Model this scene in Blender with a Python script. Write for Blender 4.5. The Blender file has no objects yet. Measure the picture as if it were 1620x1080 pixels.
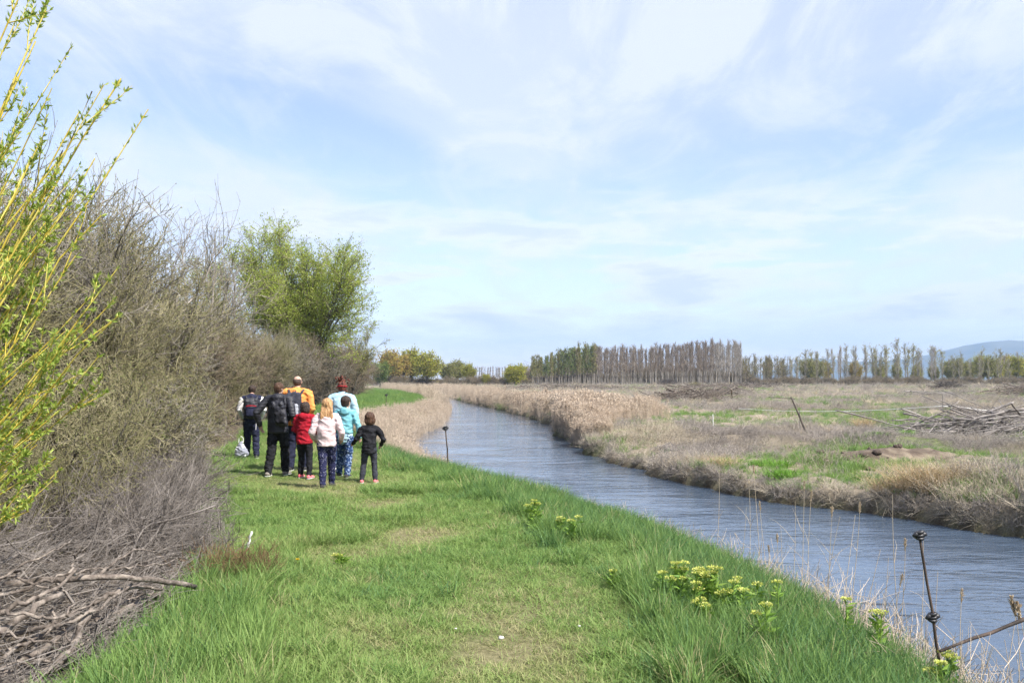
import bpy, math, random
import numpy as np
from mathutils import Vector, Matrix, Euler

# ------------------------------------------------------------------ camera, sky, sun, exposure
SC = bpy.context.scene
COL = SC.collection
rng = np.random.default_rng(11)
random.seed(11)
R_ = math.radians
FPX, EYE, HORIZON = 1400.0, 1.72, 600.0        # focal length in photo pixels, eye height, horizon row

cam_d = bpy.data.cameras.new('camera')
cam = bpy.data.objects.new('camera', cam_d)
COL.objects.link(cam)
cam_d.sensor_width = 36.0
cam_d.lens = 36.0 * FPX / 1620.0
cam_d.clip_start = 0.1
cam_d.clip_end = 20000.0
cam.location = (0, 0, EYE)
cam.rotation_euler = (math.pi / 2 + math.atan((HORIZON - 540) / FPX), 0, 0)
SC.camera = cam

SUN_EL = R_(51)
SUN_DIR = Vector((0.80 * math.cos(SUN_EL), -0.60 * math.cos(SUN_EL), math.sin(SUN_EL))).normalized()
sun_d = bpy.data.lights.new('sun', 'SUN')
sun_d.energy = 5.0
sun_d.angle = R_(0.55)
sun_d.color = (1.0, 0.955, 0.88)
sun = bpy.data.objects.new('sun', sun_d)
COL.objects.link(sun)
sun.rotation_euler = SUN_DIR.to_track_quat('Z', 'Y').to_euler()
sun.location = (20, -20, 40)

W = bpy.data.worlds.new('World')
SC.world = W
W.use_nodes = True
def build_world():
    nt = W.node_tree
    nt.nodes.clear()
    N, Lk = nt.nodes.new, nt.links.new
    out = N('ShaderNodeOutputWorld')
    bg = N('ShaderNodeBackground')
    bg.inputs['Strength'].default_value = 0.13
    Lk(bg.outputs[0], out.inputs[0])
    sky = N('ShaderNodeTexSky')
    sky.sky_type = 'NISHITA'
    sky.sun_disc = False
    sky.sun_elevation = SUN_EL
    sky.sun_rotation = math.atan2(SUN_DIR.x, SUN_DIR.y)
    sky.air_density = 1.0
    sky.dust_density = 0.1
    sky.ozone_density = 2.2
    tc = N('ShaderNodeTexCoord')
    sep = N('ShaderNodeSeparateXYZ')
    Lk(tc.outputs['Generated'], sep.inputs[0])
    def math_(op, a, b=None, c=None):
        m = N('ShaderNodeMath'); m.operation = op
        for i, v in enumerate((a, b, c)):
            if v is None: continue
            if isinstance(v, (int, float)): m.inputs[i].default_value = v
            else: Lk(v, m.inputs[i])
        return m.outputs[0]
    zc = math_('MAXIMUM', sep.outputs['Z'], 0.0)
    den = math_('ADD', zc, 0.10)
    u = math_('DIVIDE', sep.outputs['X'], den)
    v = math_('DIVIDE', sep.outputs['Y'], den)
    def plane(su, sv, ou=0.0, ov=0.0, rot=0.0):
        c = N('ShaderNodeCombineXYZ')
        Lk(u, c.inputs[0]); Lk(v, c.inputs[1])
        m = N('ShaderNodeMapping')
        m.inputs['Scale'].default_value = (su, sv, 1)
        m.inputs['Location'].default_value = (ou, ov, 0)
        m.inputs['Rotation'].default_value = (0, 0, rot)
        Lk(c.outputs[0], m.inputs[0])
        return m.outputs[0]
    def noise(vec, scale, detail, rough, dist=0.0):
        n = N('ShaderNodeTexNoise')
        n.inputs['Scale'].default_value = scale
        n.inputs['Detail'].default_value = detail
        n.inputs['Roughness'].default_value = rough
        n.inputs['Distortion'].default_value = dist
        Lk(vec, n.inputs['Vector'])
        return n.outputs[0]
    def ramp(val, p0, p1, c0=0.0, c1=1.0):
        m = N('ShaderNodeMapRange'); m.interpolation_type = 'SMOOTHSTEP'
        m.inputs['From Min'].default_value = p0; m.inputs['From Max'].default_value = p1
        m.inputs['To Min'].default_value = c0; m.inputs['To Max'].default_value = c1
        Lk(val, m.inputs[0])
        return m.outputs[0]
    # broad high veil, wispy streaks in it, and low flat cumulus near the horizon
    veil = ramp(noise(plane(0.55, 0.42, 3.1, 1.7, 0.35), 1.0, 6, 0.55, 0.7), 0.38, 0.62)
    wisp = ramp(noise(plane(1.5, 0.55, 1.0, 4.0, -0.5), 1.3, 9, 0.64, 1.4), 0.42, 0.66)
    f = math_('MULTIPLY_ADD', veil, 0.58, 0.10)
    f = math_('MULTIPLY_ADD', wisp, 0.42, f)
    low_band = math_('MULTIPLY', ramp(zc, 0.02, 0.07), ramp(zc, 0.13, 0.25, 1.0, 0.0))
    mlow = N('ShaderNodeMapping'); mlow.inputs['Scale'].default_value = (5.5, 5.5, 26.0); mlow.inputs['Location'].default_value = (2.3, 0.7, 0.0)
    Lk(tc.outputs['Generated'], mlow.inputs[0])
    lown = noise(mlow.outputs[0], 1.0, 7, 0.58, 0.25)
    low = math_('MULTIPLY', ramp(lown, 0.45, 0.57), low_band)
    f = math_('MINIMUM', f, 0.88)
    # the lower sky is clearer between the small clouds
    f = math_('MULTIPLY', f, ramp(zc, 0.0, 0.13, 0.62, 1.0))
    mix1 = N('ShaderNodeMix'); mix1.data_type = 'RGBA'
    Lk(f, mix1.inputs['Factor'])
    tn = N('ShaderNodeMix'); tn.data_type = 'RGBA'; tn.blend_type = 'MULTIPLY'; tn.inputs['Factor'].default_value = 1.0
    Lk(sky.outputs[0], tn.inputs['A']); tn.inputs['B'].default_value = (1.12, 0.98, 1.02, 1)
    Lk(tn.outputs['Result'], mix1.inputs['A'])
    mix1.inputs['B'].default_value = CLOUD
    # small clouds: bright tops, greyer middles
    body = ramp(lown, 0.53, 0.66)
    cc = N('ShaderNodeMix'); cc.data_type = 'RGBA'
    Lk(body, cc.inputs['Factor'])
    cc.inputs['A'].default_value = CLOUD_TOP
    cc.inputs['B'].default_value = CLOUD_GREY
    mix2 = N('ShaderNodeMix'); mix2.data_type = 'RGBA'
    Lk(math_('MULTIPLY', low, 0.9), mix2.inputs['Factor'])
    Lk(mix1.outputs['Result'], mix2.inputs['A'])
    Lk(cc.outputs['Result'], mix2.inputs['B'])
    Lk(mix2.outputs['Result'], bg.inputs['Color'])
CLOUD = (4.05, 4.3, 4.8, 1)
CLOUD_TOP = (4.8, 4.9, 5.1, 1)
CLOUD_GREY = (3.65, 3.9, 4.45, 1)
build_world()
try:
    W.cycles.sampling_method = 'MANUAL'
    W.cycles.sample_map_resolution = 512
except Exception:
    pass

SC.view_settings.view_transform = 'Standard'
SC.view_settings.look = 'None'
SC.view_settings.gamma = 1.0
SC.view_settings.use_curve_mapping = False
SC.view_settings.exposure = 0.85
SC.render.film_transparent = False
SC.cycles.use_denoising = True
try:
    SC.cycles.denoiser = 'OPENIMAGEDENOISE'; SC.cycles.denoising_input_passes = 'RGB_ALBEDO_NORMAL'; SC.cycles.denoising_prefilter = 'FAST'
except Exception:
    pass
SC.cycles.use_light_tree = False
SC.cycles.adaptive_threshold = 0.015
SC.cycles.max_bounces = 4
SC.cycles.diffuse_bounces = 2
SC.cycles.glossy_bounces = 2
SC.cycles.transmission_bounces = 4
SC.cycles.transparent_max_bounces = 4
SC.cycles.volume_bounces = 0
SC.cycles.caustics_reflective = False
SC.cycles.caustics_refractive = False
SC.render.use_persistent_data = False

# ------------------------------------------------------------------ helpers
def at(px, py, Y):
    """the point at distance Y that stands behind a place in the photograph (used for measuring)"""
    return np.array([(px - 810) / FPX * Y, Y, EYE - (py - HORIZON) / FPX * Y])

def tag(o, label=None, cat=None, group=None, kind=None):
    if label: o['label'] = label
    if cat: o['category'] = cat
    if group: o['group'] = group
    if kind: o['kind'] = kind
    return o

def empty(name, loc=(0, 0, 0), rz=0.0):
    o = bpy.data.objects.new(name, None)
    o.empty_display_size = 0.2
    COL.objects.link(o)
    o.location = loc
    o.rotation_euler = (0, 0, rz)
    return o

def mesh_np(name, V, F=None, T=None, smooth=False):
    """V (n,3); F (m,4) quads; T (k,3) triangles"""
    me = bpy.data.meshes.new(name)
    V = np.ascontiguousarray(V, dtype=np.float32)
    F = np.zeros((0, 4), np.int32) if F is None or len(F) == 0 else np.asarray(F, np.int32)
    T = np.zeros((0, 3), np.int32) if T is None or len(T) == 0 else np.asarray(T, np.int32)
    me.vertices.add(len(V)); me.vertices.foreach_set('co', V.ravel())
    nl = F.size + T.size
    me.loops.add(nl)
    me.loops.foreach_set('vertex_index', np.concatenate([F.ravel(), T.ravel()]).astype(np.int32))
    me.polygons.add(len(F) + len(T))
    st = np.concatenate([np.arange(len(F)) * 4, F.size + np.arange(len(T)) * 3]).astype(np.int32)
    me.polygons.foreach_set('loop_start', st)
    if smooth:
        me.polygons.foreach_set('use_smooth', np.ones(len(F) + len(T), bool))
    me.update(calc_edges=True)
    return me

def obj(name, me, mat=None, parent=None):
    o = bpy.data.objects.new(name, me)
    COL.objects.link(o)
    if mat is not None and len(me.materials) == 0: me.materials.append(mat)
    if parent is not None: o.parent = parent
    return o

def copy_tree(o, parent=None):
    c = o.copy(); COL.objects.link(c)
    if parent is not None: c.parent = parent
    for ch in o.children: copy_tree(ch, c)
    return c

def nrm(v): return v / np.maximum(np.linalg.norm(v, axis=-1, keepdims=True), 1e-9)

class Geo:
    """collects vertices and faces"""
    def __init__(s): s.V = []; s.F = []; s.T = []; s.n = 0
    def add(s, V, F=None, T=None):
        V = np.asarray(V, float).reshape(-1, 3)
        if F is not None and len(F): s.F.append(np.asarray(F) + s.n)
        if T is not None and len(T): s.T.append(np.asarray(T) + s.n)
        s.V.append(V); s.n += len(V); return s
    def mesh(s, name, smooth=False):
        return mesh_np(name, np.concatenate(s.V), np.concatenate(s.F) if s.F else None, np.concatenate(s.T) if s.T else None, smooth)

def tubes(P, R, sides=3, cap=False):
    """many tapered tubes at once: P (n,k,3), R (n,k)"""
    P = np.asarray(P, float); R = np.asarray(R, float)
    n, k, _ = P.shape
    t = np.gradient(P, axis=1); t = nrm(t)
    ref = np.where(np.abs(t[..., 2:3]) < 0.9, np.array([0, 0, 1.0]), np.array([1.0, 0, 0]))
    u = nrm(np.cross(t, ref)); v = np.cross(t, u)
    a = np.arange(sides) / sides * 2 * np.pi
    ring = P[:, :, None, :] + R[:, :, None, None] * (np.cos(a)[None, None, :, None] * u[:, :, None, :] + np.sin(a)[None, None, :, None] * v[:, :, None, :])
    V = ring.reshape(-1, 3)
    idx = np.arange(n * k * sides).reshape(n, k, sides)
    a0 = idx[:, :-1, :]; b0 = idx[:, 1:, :]
    F = np.stack([a0, np.roll(a0, -1, 2), np.roll(b0, -1, 2), b0], -1).reshape(-1, 4)
    T = None
    if cap and sides >= 3:
        tl = []
        for j in range(1, sides - 1):
            tl.append(np.stack([idx[:, 0, 0], idx[:, 0, j + 1], idx[:, 0, j]], -1))
            tl.append(np.stack([idx[:, -1, 0], idx[:, -1, j], idx[:, -1, j + 1]], -1))
        T = np.concatenate(tl)
    return V, F, T

def grow(base, d, length, k, curl=0.15, up=0.0, r=rng):
    """random polylines from base points"""
    n = len(base)
    P = np.zeros((n, k, 3)); P[:, 0] = base
    d = nrm(np.asarray(d, float).copy())
    st = np.asarray(length, float)[:, None] / (k - 1)
    for i in range(1, k):
        d = nrm(d + r.normal(0, curl, (n, 3)) + np.array([0, 0, up]))
        P[:, i] = P[:, i - 1] + d * st
    return P

def children_of(P, m, t0=0.25, t1=1.0, spread=0.6, r=rng):
    """m child starts on each parent: base points, directions, parameter along parent"""
    n, k, _ = P.shape
    pi = np.repeat(np.arange(n), m)
    t = t0 + (t1 - t0) * r.random(n * m)
    f = t * (k - 1); i = np.minimum(f.astype(int), k - 2); w = (f - i)[:, None]
    A = P[pi, i]; B = P[pi, i + 1]
    base = A * (1 - w) + B * w
    tan = nrm(B - A)
    d = nrm(tan + r.normal(0, spread, (n * m, 3)))
    return base, d, t, pi

def leaves(base, d, length, width, r=rng, fold=0.25):
    """pointed leaves of two triangles folded on the midrib"""
    n = len(base)
    d = nrm(d)
    side = nrm(np.cross(d, r.normal(0, 1, (n, 3))))
    up = np.cross(side, d)
    L = np.asarray(length).reshape(-1, 1) * np.ones((n, 1)); Wd = np.asarray(width).reshape(-1, 1) * np.ones((n, 1))
    p0 = base; p1 = base + d * L * 0.45 + side * Wd * 0.5 + up * Wd * fold
    p2 = base + d * L; p3 = base + d * L * 0.45 - side * Wd * 0.5 + up * Wd * fold
    V = np.stack([p0, p1, p2, p3], 1).reshape(-1, 3)
    i = np.arange(n) * 4
    T = np.concatenate([np.stack([i, i + 1, i + 2], -1), np.stack([i, i + 2, i + 3], -1)])
    return V, None, T

# numpy value noise
def _h(ix, iy, s):
    n = (ix.astype(np.int64) * 374761393 + iy.astype(np.int64) * 668265263 + s * 144665) & 0x7fffffff
    n = ((n ^ (n >> 13)) * 1274126177) & 0x7fffffff
    return ((n ^ (n >> 16)) & 0xffff) / 65535.0
def vnoise(x, y, s=0):
    x = np.asarray(x, float); y = np.asarray(y, float)
    ix = np.floor(x); iy = np.floor(y); fx = x - ix; fy = y - iy
    fx = fx * fx * (3 - 2 * fx); fy = fy * fy * (3 - 2 * fy)
    a = _h(ix, iy, s); b = _h(ix + 1, iy, s); c = _h(ix, iy + 1, s); d = _h(ix + 1, iy + 1, s)
    return (a * (1 - fx) + b * fx) * (1 - fy) + (c * (1 - fx) + d * fx) * fy
def fbm(x, y, o=4, s=0):
    v = 0; a = 0.5; t = 0
    for i in range(o):
        v = v + a * vnoise(np.asarray(x) * 2 ** i + 17.3 * i, np.asarray(y) * 2 ** i - 9.1 * i, s + i); t += a; a *= 0.5
    return v / t
def sstep(e0, e1, x):
    t = np.clip((np.asarray(x, float) - e0) / (e1 - e0), 0, 1); return t * t * (3 - 2 * t)

# ------------------------------------------------------------------ materials
def new_mat(name):
    m = bpy.data.materials.new(name); m.use_nodes = True
    m.node_tree.nodes.clear()
    return m, m.node_tree.nodes.new, m.node_tree.links.new

def mat_noise(name, c0, c1, scale=8.0, rough=0.85, detail=4, stretch=(1, 1, 1), bump=0.0, bump_scale=None, spec=0.2, p0=0.35, p1=0.65, c2=None, coord='Object'):
    """two or three colours mixed by noise, with optional relief"""
    m, N, Lk = new_mat(name)
    out = N('ShaderNodeOutputMaterial'); b = N('ShaderNodeBsdfPrincipled')
    b.inputs['Roughness'].default_value = rough
    b.inputs['Specular IOR Level'].default_value = spec
    Lk(b.outputs[0], out.inputs[0])
    tc = N('ShaderNodeTexCoord'); mp = N('ShaderNodeMapping')
    mp.inputs['Scale'].default_value = stretch
    Lk(tc.outputs[coord], mp.inputs[0])
    n = N('ShaderNodeTexNoise'); n.inputs['Scale'].default_value = scale; n.inputs['Detail'].default_value = detail
    Lk(mp.outputs[0], n.inputs['Vector'])
    r = N('ShaderNodeValToRGB')
    r.color_ramp.elements[0].position = p0; r.color_ramp.elements[0].color = (*c0, 1)
    r.color_ramp.elements[1].position = p1; r.color_ramp.elements[1].color = (*c1, 1)
    if c2 is not None:
        e = r.color_ramp.elements.new((p0 + p1) / 2); e.color = (*c2, 1)
    Lk(n.outputs[0], r.inputs[0])
    Lk(r.outputs[0], b.inputs['Base Color'])
    if bump:
        n2 = N('ShaderNodeTexNoise'); n2.inputs['Scale'].default_value = bump_scale or scale * 3; n2.inputs['Detail'].default_value = 5
        Lk(mp.outputs[0], n2.inputs['Vector'])
        bp = N('ShaderNodeBump'); bp.inputs['Strength'].default_value = bump; bp.inputs['Distance'].default_value = 0.02
        Lk(n2.outputs[0], bp.inputs['Height']); Lk(bp.outputs[0], b.inputs['Normal'])
    return m

def mat_leafy(name, cols, trans=0.25, rough=0.55, spec=0.25, attr='tint', attr_type='INSTANCER', noise_scale=None, rnd=False):
    """foliage: colour picked by an instance attribute, a noise field or per-island chance; light passes through the blades"""
    m, N, Lk = new_mat(name)
    out = N('ShaderNodeOutputMaterial'); b = N('ShaderNodeBsdfPrincipled'); tr = N('ShaderNodeBsdfTranslucent'); mx = N('ShaderNodeMixShader')
    b.inputs['Roughness'].default_value = rough; b.inputs['Specular IOR Level'].default_value = spec
    r = N('ShaderNodeValToRGB')
    els = r.color_ramp.elements
    els[0].position = 0.0; els[0].color = (*cols[0], 1); els[1].position = 1.0; els[1].color = (*cols[-1], 1)
    for i, c in enumerate(cols[1:-1]):
        e = els.new((i + 1) / (len(cols) - 1)); e.color = (*c, 1)
    if rnd:
        g = N('ShaderNodeNewGeometry'); src = g.outputs['Random Per Island']
    elif noise_scale:
        tc = N('ShaderNodeTexCoord'); n = N('ShaderNodeTexNoise'); n.inputs['Scale'].default_value = noise_scale; n.inputs['Detail'].default_value = 3
        Lk(tc.outputs['Object'], n.inputs['Vector'])
        mr = N('ShaderNodeMapRange'); mr.inputs['From Min'].default_value = 0.3; mr.inputs['From Max'].default_value = 0.7
        Lk(n.outputs[0], mr.inputs[0]); src = mr.outputs[0]
    else:
        a = N('ShaderNodeAttribute'); a.attribute_name = attr; a.attribute_type = attr_type; src = a.outputs['Fac']
    Lk(src, r.inputs[0])
    Lk(r.outputs[0], b.inputs['Base Color']); Lk(r.outputs[0], tr.inputs['Color'])
    mx.inputs[0].default_value = trans
    Lk(b.outputs[0], mx.inputs[1]); Lk(tr.outputs[0], mx.inputs[2]); Lk(mx.outputs[0], out.inputs[0])
    return m
# ------------------------------------------------------------------ terrain: river banks, ground, water, hills
_yt = np.arange(-40, 420, 0.25)
def _curve(pts, sig=1.6):
    p = np.array(pts, float)
    x = np.interp(_yt, p[:, 0], p[:, 1])
    k = np.exp(-0.5 * (np.arange(-24, 25) * 0.25 / sig) ** 2); k /= k.sum()
    return np.convolve(np.pad(x, 24, mode='edge'), k, 'valid')
_L = _curve([(-40, 5), (0, 3.7), (5, 3.4), (8.3, 3.1), (12, 2.45), (14.2, 1.5), (17.2, 0), (21, -1.9), (25, -3.0), (34, -4.1), (47, -3.8), (68, -4.9),
             (85, -6.8), (110, -11.5), (140, -18), (170, -24), (205, -35), (260, -60), (420, -150)])
_R = _curve([(-40, 22), (0, 14.5), (5, 11.8), (10, 9.5), (13.7, 7.9), (17.8, 5.1), (21.2, 3.7), (27, 2.75), (34, 2.0), (45, 2.2), (61, 0.5), (91, -4.6),
             (120, -8.5), (150, -13.5), (175, -17.5), (205, -27), (260, -51), (420, -140)])
_E = _curve([(-40, -2.3), (3, -2.4), (7.4, -2.5), (9.6, -3.2), (15, -4.7), (20, -6.5), (30, -8.2), (48, -10.6), (96, -15.5), (170, -40), (420, -150)])
_Px = _curve([(-40, 0.6), (3, 0.35), (5.2, 0.2), (7.3, -0.4), (10, -1.1), (12.7, -2.2), (16, -3.4), (24, -5.0), (50, -8.0), (100, -12), (420, -100)])
def Lx(y): return np.interp(y, _yt, _L) + 0.22 * (vnoise(np.asarray(y) * 0.7, np.asarray(y) * 0, 3) - 0.5)
def Rx(y): return np.interp(y, _yt, _R) + 0.55 * (vnoise(np.asarray(y) * 0.55, np.asarray(y) * 0 + 4, 5) - 0.5) + 0.3 * (vnoise(np.asarray(y) * 1.7, np.asarray(y) * 0, 6) - 0.5)
def Ex(y): return np.interp(y, _yt, _E)
def Pathx(y): return np.interp(y, _yt, _Px)
WATER_Z = -0.70
def river_d(x, y):
    """signed distances: dl > 0 on the left bank, dr > 0 on the right bank"""
    sl = np.gradient(_L, 0.25); sr = np.gradient(_R, 0.25)
    cl = 1 / np.sqrt(1 + np.interp(y, _yt, sl) ** 2); cr = 1 / np.sqrt(1 + np.interp(y, _yt, sr) ** 2)
    return (Lx(y) - x) * cl, (x - Rx(y)) * cr
def height(x, y):
    x = np.asarray(x, float); y = np.asarray(y, float)
    dl, dr = river_d(x, y)
    bed = -0.78 - 0.5 * sstep(0, 1.0, np.minimum(-dl, -dr))
    zl = -0.78 + 0.64 * sstep(0, 1.05, dl) + 0.14 * sstep(0.8, 2.6, dl) + 0.05 * (fbm(x * 0.8, y * 0.8, 3, 21) - 0.5) * sstep(0.3, 1.5, dl)
    worn = path_mask(x, y)
    zl = zl - 0.03 * worn + 0.12 * sstep(0.5, 3, Ex(y) - x)
    lump = fbm(x * 1.3, y * 1.3, 4, 40) - 0.5
    ledge = 0.30 + 0.16 * (vnoise(x * 0.5, y * 0.5, 44) - 0.5) * 2
    zr = -0.78 + (ledge + 0.10) * sstep(0, 0.30, dr) + 0.12 * sstep(0.25, 1.2, dr) + 0.14 * sstep(0.8, 5.5, dr) + lump * 0.34 * sstep(0.1, 1.0, dr) * (1 - 0.6 * sstep(25, 90, y))
    zr = zr + 0.16 * sstep(8, 60, dr)
    mound = np.exp(-(((x - 8.8) / 1.9) ** 2 + ((y - 21.2) / 1.0) ** 2)) * 0.17
    zr = zr + mound + mound * 0.9 * (fbm(x * 3, y * 3, 3, 51) - 0.5)
    return np.where(dl > 0, zl, np.where(dr > 0, zr, bed))
def path_mask(x, y):
    d = np.abs(x - Pathx(y))
    base = np.exp(-(d / 1.05) ** 2)
    n = fbm(x * 1.1 + 3, y * 0.8, 4, 61)
    return np.clip(base * sstep(0.27, 0.68, n) * 1.15, 0, 1)

def axis(dense0, dense1, step, far0, far1, g=1.09):
    a = list(np.arange(dense0, dense1 + 1e-6, step))
    s = step; v = dense1
    while v < far1: s *= g; v += s; a.append(v)
    s = step; v = dense0; lo = []
    while v > far0: s *= g; v -= s; lo.append(v)
    return np.array(lo[::-1] + a)
gx = axis(-12, 20, 0.21, -9000, 9000, 1.085)
gy = axis(2.5, 34, 0.19, -40, 9000, 1.022)
GX, GY = np.meshgrid(gx, gy)
GZ = height(GX, GY)
GZ = np.where(np.abs(GX) + GY > 900, 0.0, GZ)
nyy, nxx = GX.shape
ii = np.arange(nyy * nxx).reshape(nyy, nxx)
GF = np.stack([ii[:-1, :-1], ii[:-1, 1:], ii[1:, 1:], ii[1:, :-1]], -1).reshape(-1, 4)
gme = mesh_np('ground', np.stack([GX, GY, GZ], -1).reshape(-1, 3), GF, smooth=True)
# soil kinds over the sheet: worn path, right-hand field, wet bank foot
dlG, drG = river_d(GX, GY)
def fattr(me, name, arr, typ='FLOAT'):
    a = me.attributes.new(name, typ, 'POINT'); a.data.foreach_set('vector' if typ == 'FLOAT_VECTOR' else 'value', np.ascontiguousarray(arr).ravel())
fattr(gme, 'worn', (path_mask(GX, GY) * (dlG > 0)).astype(np.float32))
fattr(gme, 'field', (sstep(-0.2, 0.2, drG)).astype(np.float32))
fattr(gme, 'wet', (1 - sstep(-0.70, -0.48, GZ)).astype(np.float32))
mound_m = np.exp(-(((GX - 8.6) / 1.7) ** 2 + ((GY - 21.4) / 1.0) ** 2))
fattr(gme, 'soil', mound_m.astype(np.float32))
fattr(gme, 'brush', (sstep(-0.25, 0.25, Ex(GY) - GX) * (dlG > 0)).astype(np.float32))

def ground_material():
    m, N, Lk = new_mat('meadow_soil')
    out = N('ShaderNodeOutputMaterial'); b = N('ShaderNodeBsdfPrincipled')
    b.inputs['Roughness'].default_value = 0.95; b.inputs['Specular IOR Level'].default_value = 0.1
    Lk(b.outputs[0], out.inputs[0])
    tc = N('ShaderNodeTexCoord')
    def noise(sc, det=4, rough=0.55):
        n = N('ShaderNodeTexNoise'); n.inputs['Scale'].default_value = sc; n.inputs['Detail'].default_value = det; n.inputs['Roughness'].default_value = rough
        Lk(tc.outputs['Object'], n.inputs['Vector']); return n.outputs[0]
    def ramp(v, stops):
        r = N('ShaderNodeValToRGB'); e = r.color_ramp.elements
        e[0].position = stops[0][0]; e[0].color = (*stops[0][1], 1); e[1].position = stops[-1][0]; e[1].color = (*stops[-1][1], 1)
        for p, c in stops[1:-1]: q = e.new(p); q.color = (*c, 1)
        Lk(v, r.inputs[0]); return r.outputs[0]
    def mix(f, a, c):
        k = N('ShaderNodeMix'); k.data_type = 'RGBA'
        Lk(f, k.inputs['Factor']); Lk(a, k.inputs['A']); Lk(c, k.inputs['B']); return k.outputs['Result']
    def attr(n):
        a = N('ShaderNodeAttribute'); a.attribute_name = n; return a.outputs['Fac']
    fine = noise(30, 6, 0.65); mid = noise(2.2, 5); big = noise(0.09, 5, 0.6)
    lawn = ramp(mid, [(0.3, (0.055, 0.10, 0.022)), (0.55, (0.085, 0.13, 0.034)), (0.75, (0.14, 0.14, 0.055))])
    worn = ramp(fine, [(0.3, (0.115, 0.105, 0.05)), (0.55, (0.20, 0.18, 0.095)), (0.75, (0.29, 0.255, 0.155))])
    c = mix(attr('worn'), lawn, worn)
    thatch = ramp(fine, [(0.3, (0.05, 0.04, 0.028)), (0.6, (0.13, 0.105, 0.08)), (0.8, (0.2, 0.165, 0.13))])
    c = mix(attr('brush'), c, thatch)
    f1 = ramp(fine, [(0.3, (0.16, 0.13, 0.095)), (0.5, (0.27, 0.225, 0.165)), (0.75, (0.36, 0.31, 0.24))])
    f2 = ramp(mid, [(0.3, (0.085, 0.13, 0.035)), (0.7, (0.16, 0.19, 0.07))])
    gr = N('ShaderNodeMapRange'); gr.inputs['From Min'].default_value = 0.49; gr.inputs['From Max'].default_value = 0.60; Lk(big, gr.inputs[0])
    fld = mix(gr.outputs[0], f1, f2)
    c = mix(attr('field'), c, fld)
    soil = ramp(mid, [(0.3, (0.07, 0.052, 0.042)), (0.5, (0.135, 0.105, 0.08)), (0.7, (0.25, 0.205, 0.15))])
    sm = N('ShaderNodeMapRange'); sm.inputs['From Min'].default_value = 0.12; sm.inputs['From Max'].default_value = 0.4; Lk(attr('soil'), sm.inputs[0])
    c = mix(sm.outputs[0], c, soil)
    mud = ramp(fine, [(0.3, (0.03, 0.023, 0.016)), (0.7, (0.085, 0.065, 0.045))])
    c = mix(attr('wet'), c, mud)
    Lk(c, b.inputs['Base Color'])
    bp = N('ShaderNodeBump'); bp.inputs['Strength'].default_value = 0.7; bp.inputs['Distance'].default_value = 0.05
    Lk(noise(14, 8, 0.7), bp.inputs['Height']); Lk(bp.outputs[0], b.inputs['Normal'])
    return m
ground = obj('ground', gme, ground_material())
tag(ground, 'grassy left bank and dry cleared field beyond the river', 'ground', kind='structure')

# water
wy = np.concatenate([np.arange(-40, 60, 0.5), np.arange(60, 300, 2.0)])
nc = 7
wl = np.interp(wy, _yt, _L) - 0.8; wr = np.interp(wy, _yt, _R) + 0.9
ws = np.linspace(0, 1, nc)
WX = wl[:, None] * (1 - ws) + wr[:, None] * ws
WV = np.stack([WX, np.repeat(wy[:, None], nc, 1), np.full_like(WX, WATER_Z)], -1)
wi = np.arange(len(wy) * nc).reshape(len(wy), nc)
WF = np.stack([wi[:-1, :-1], wi[:-1, 1:], wi[1:, 1:], wi[1:, :-1]], -1).reshape(-1, 4)
def water_material():
    m, N, Lk = new_mat('river_water')
    out = N('ShaderNodeOutputMaterial'); b = N('ShaderNodeBsdfPrincipled')
    b.inputs['Base Color'].default_value = (0.062, 0.088, 0.128, 1)  # murky water tone, with blue of the reflected sky put into the colour
    b.inputs['Roughness'].default_value = 0.04
    b.inputs['IOR'].default_value = 1.333
    b.inputs['Specular IOR Level'].default_value = 0.5
    Lk(b.outputs[0], out.inputs[0])
    tc = N('ShaderNodeTexCoord')
    def layer(sx, sy, scale, det, rot, dist=0.0):
        mp = N('ShaderNodeMapping'); mp.inputs['Scale'].default_value = (sx, sy, 1); mp.inputs['Rotation'].default_value = (0, 0, rot)
        Lk(tc.outputs['Object'], mp.inputs[0])
        n = N('ShaderNodeTexNoise'); n.inputs['Scale'].default_value = scale; n.inputs['Detail'].default_value = det; n.inputs['Distortion'].default_value = dist
        n.inputs['Roughness'].default_value = 0.55
        Lk(mp.outputs[0], n.inputs['Vector']); return n.outputs[0]
    a = layer(0.5, 1.6, 1.7, 3, 0.12, 0.5)
    c = layer(0.8, 2.3, 4.6, 3, -0.12, 0.4)
    ad = N('ShaderNodeMath'); ad.operation = 'MULTIPLY_ADD'; Lk(c, ad.inputs[0]); ad.inputs[1].default_value = 0.42; Lk(a, ad.inputs[2])
    ruf = N('ShaderNodeMapRange'); ruf.inputs['From Min'].default_value = 0.36; ruf.inputs['From Max'].default_value = 0.64; ruf.inputs['To Min'].default_value = 0.35; ruf.inputs['To Max'].default_value = 1.35
    Lk(layer(0.30, 0.42, 1.0, 3, 0.2, 0.8), ruf.inputs[0])
    hm = N('ShaderNodeMath'); hm.operation = 'MULTIPLY'; Lk(ad.outputs[0], hm.inputs[0]); Lk(ruf.outputs[0], hm.inputs[1])
    bp = N('ShaderNodeBump'); bp.inputs['Strength'].default_value = 1.0; bp.inputs['Distance'].default_value = 0.034
    Lk(hm.outputs[0], bp.inputs['Height']); Lk(bp.outputs[0], b.inputs['Normal'])
    return m
water = obj('river_water', mesh_np('river_water', WV.reshape(-1, 3), WF, smooth=True), water_material())
tag(water, 'rippled blue-grey river bending away to the left', 'river', kind='structure')

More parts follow.
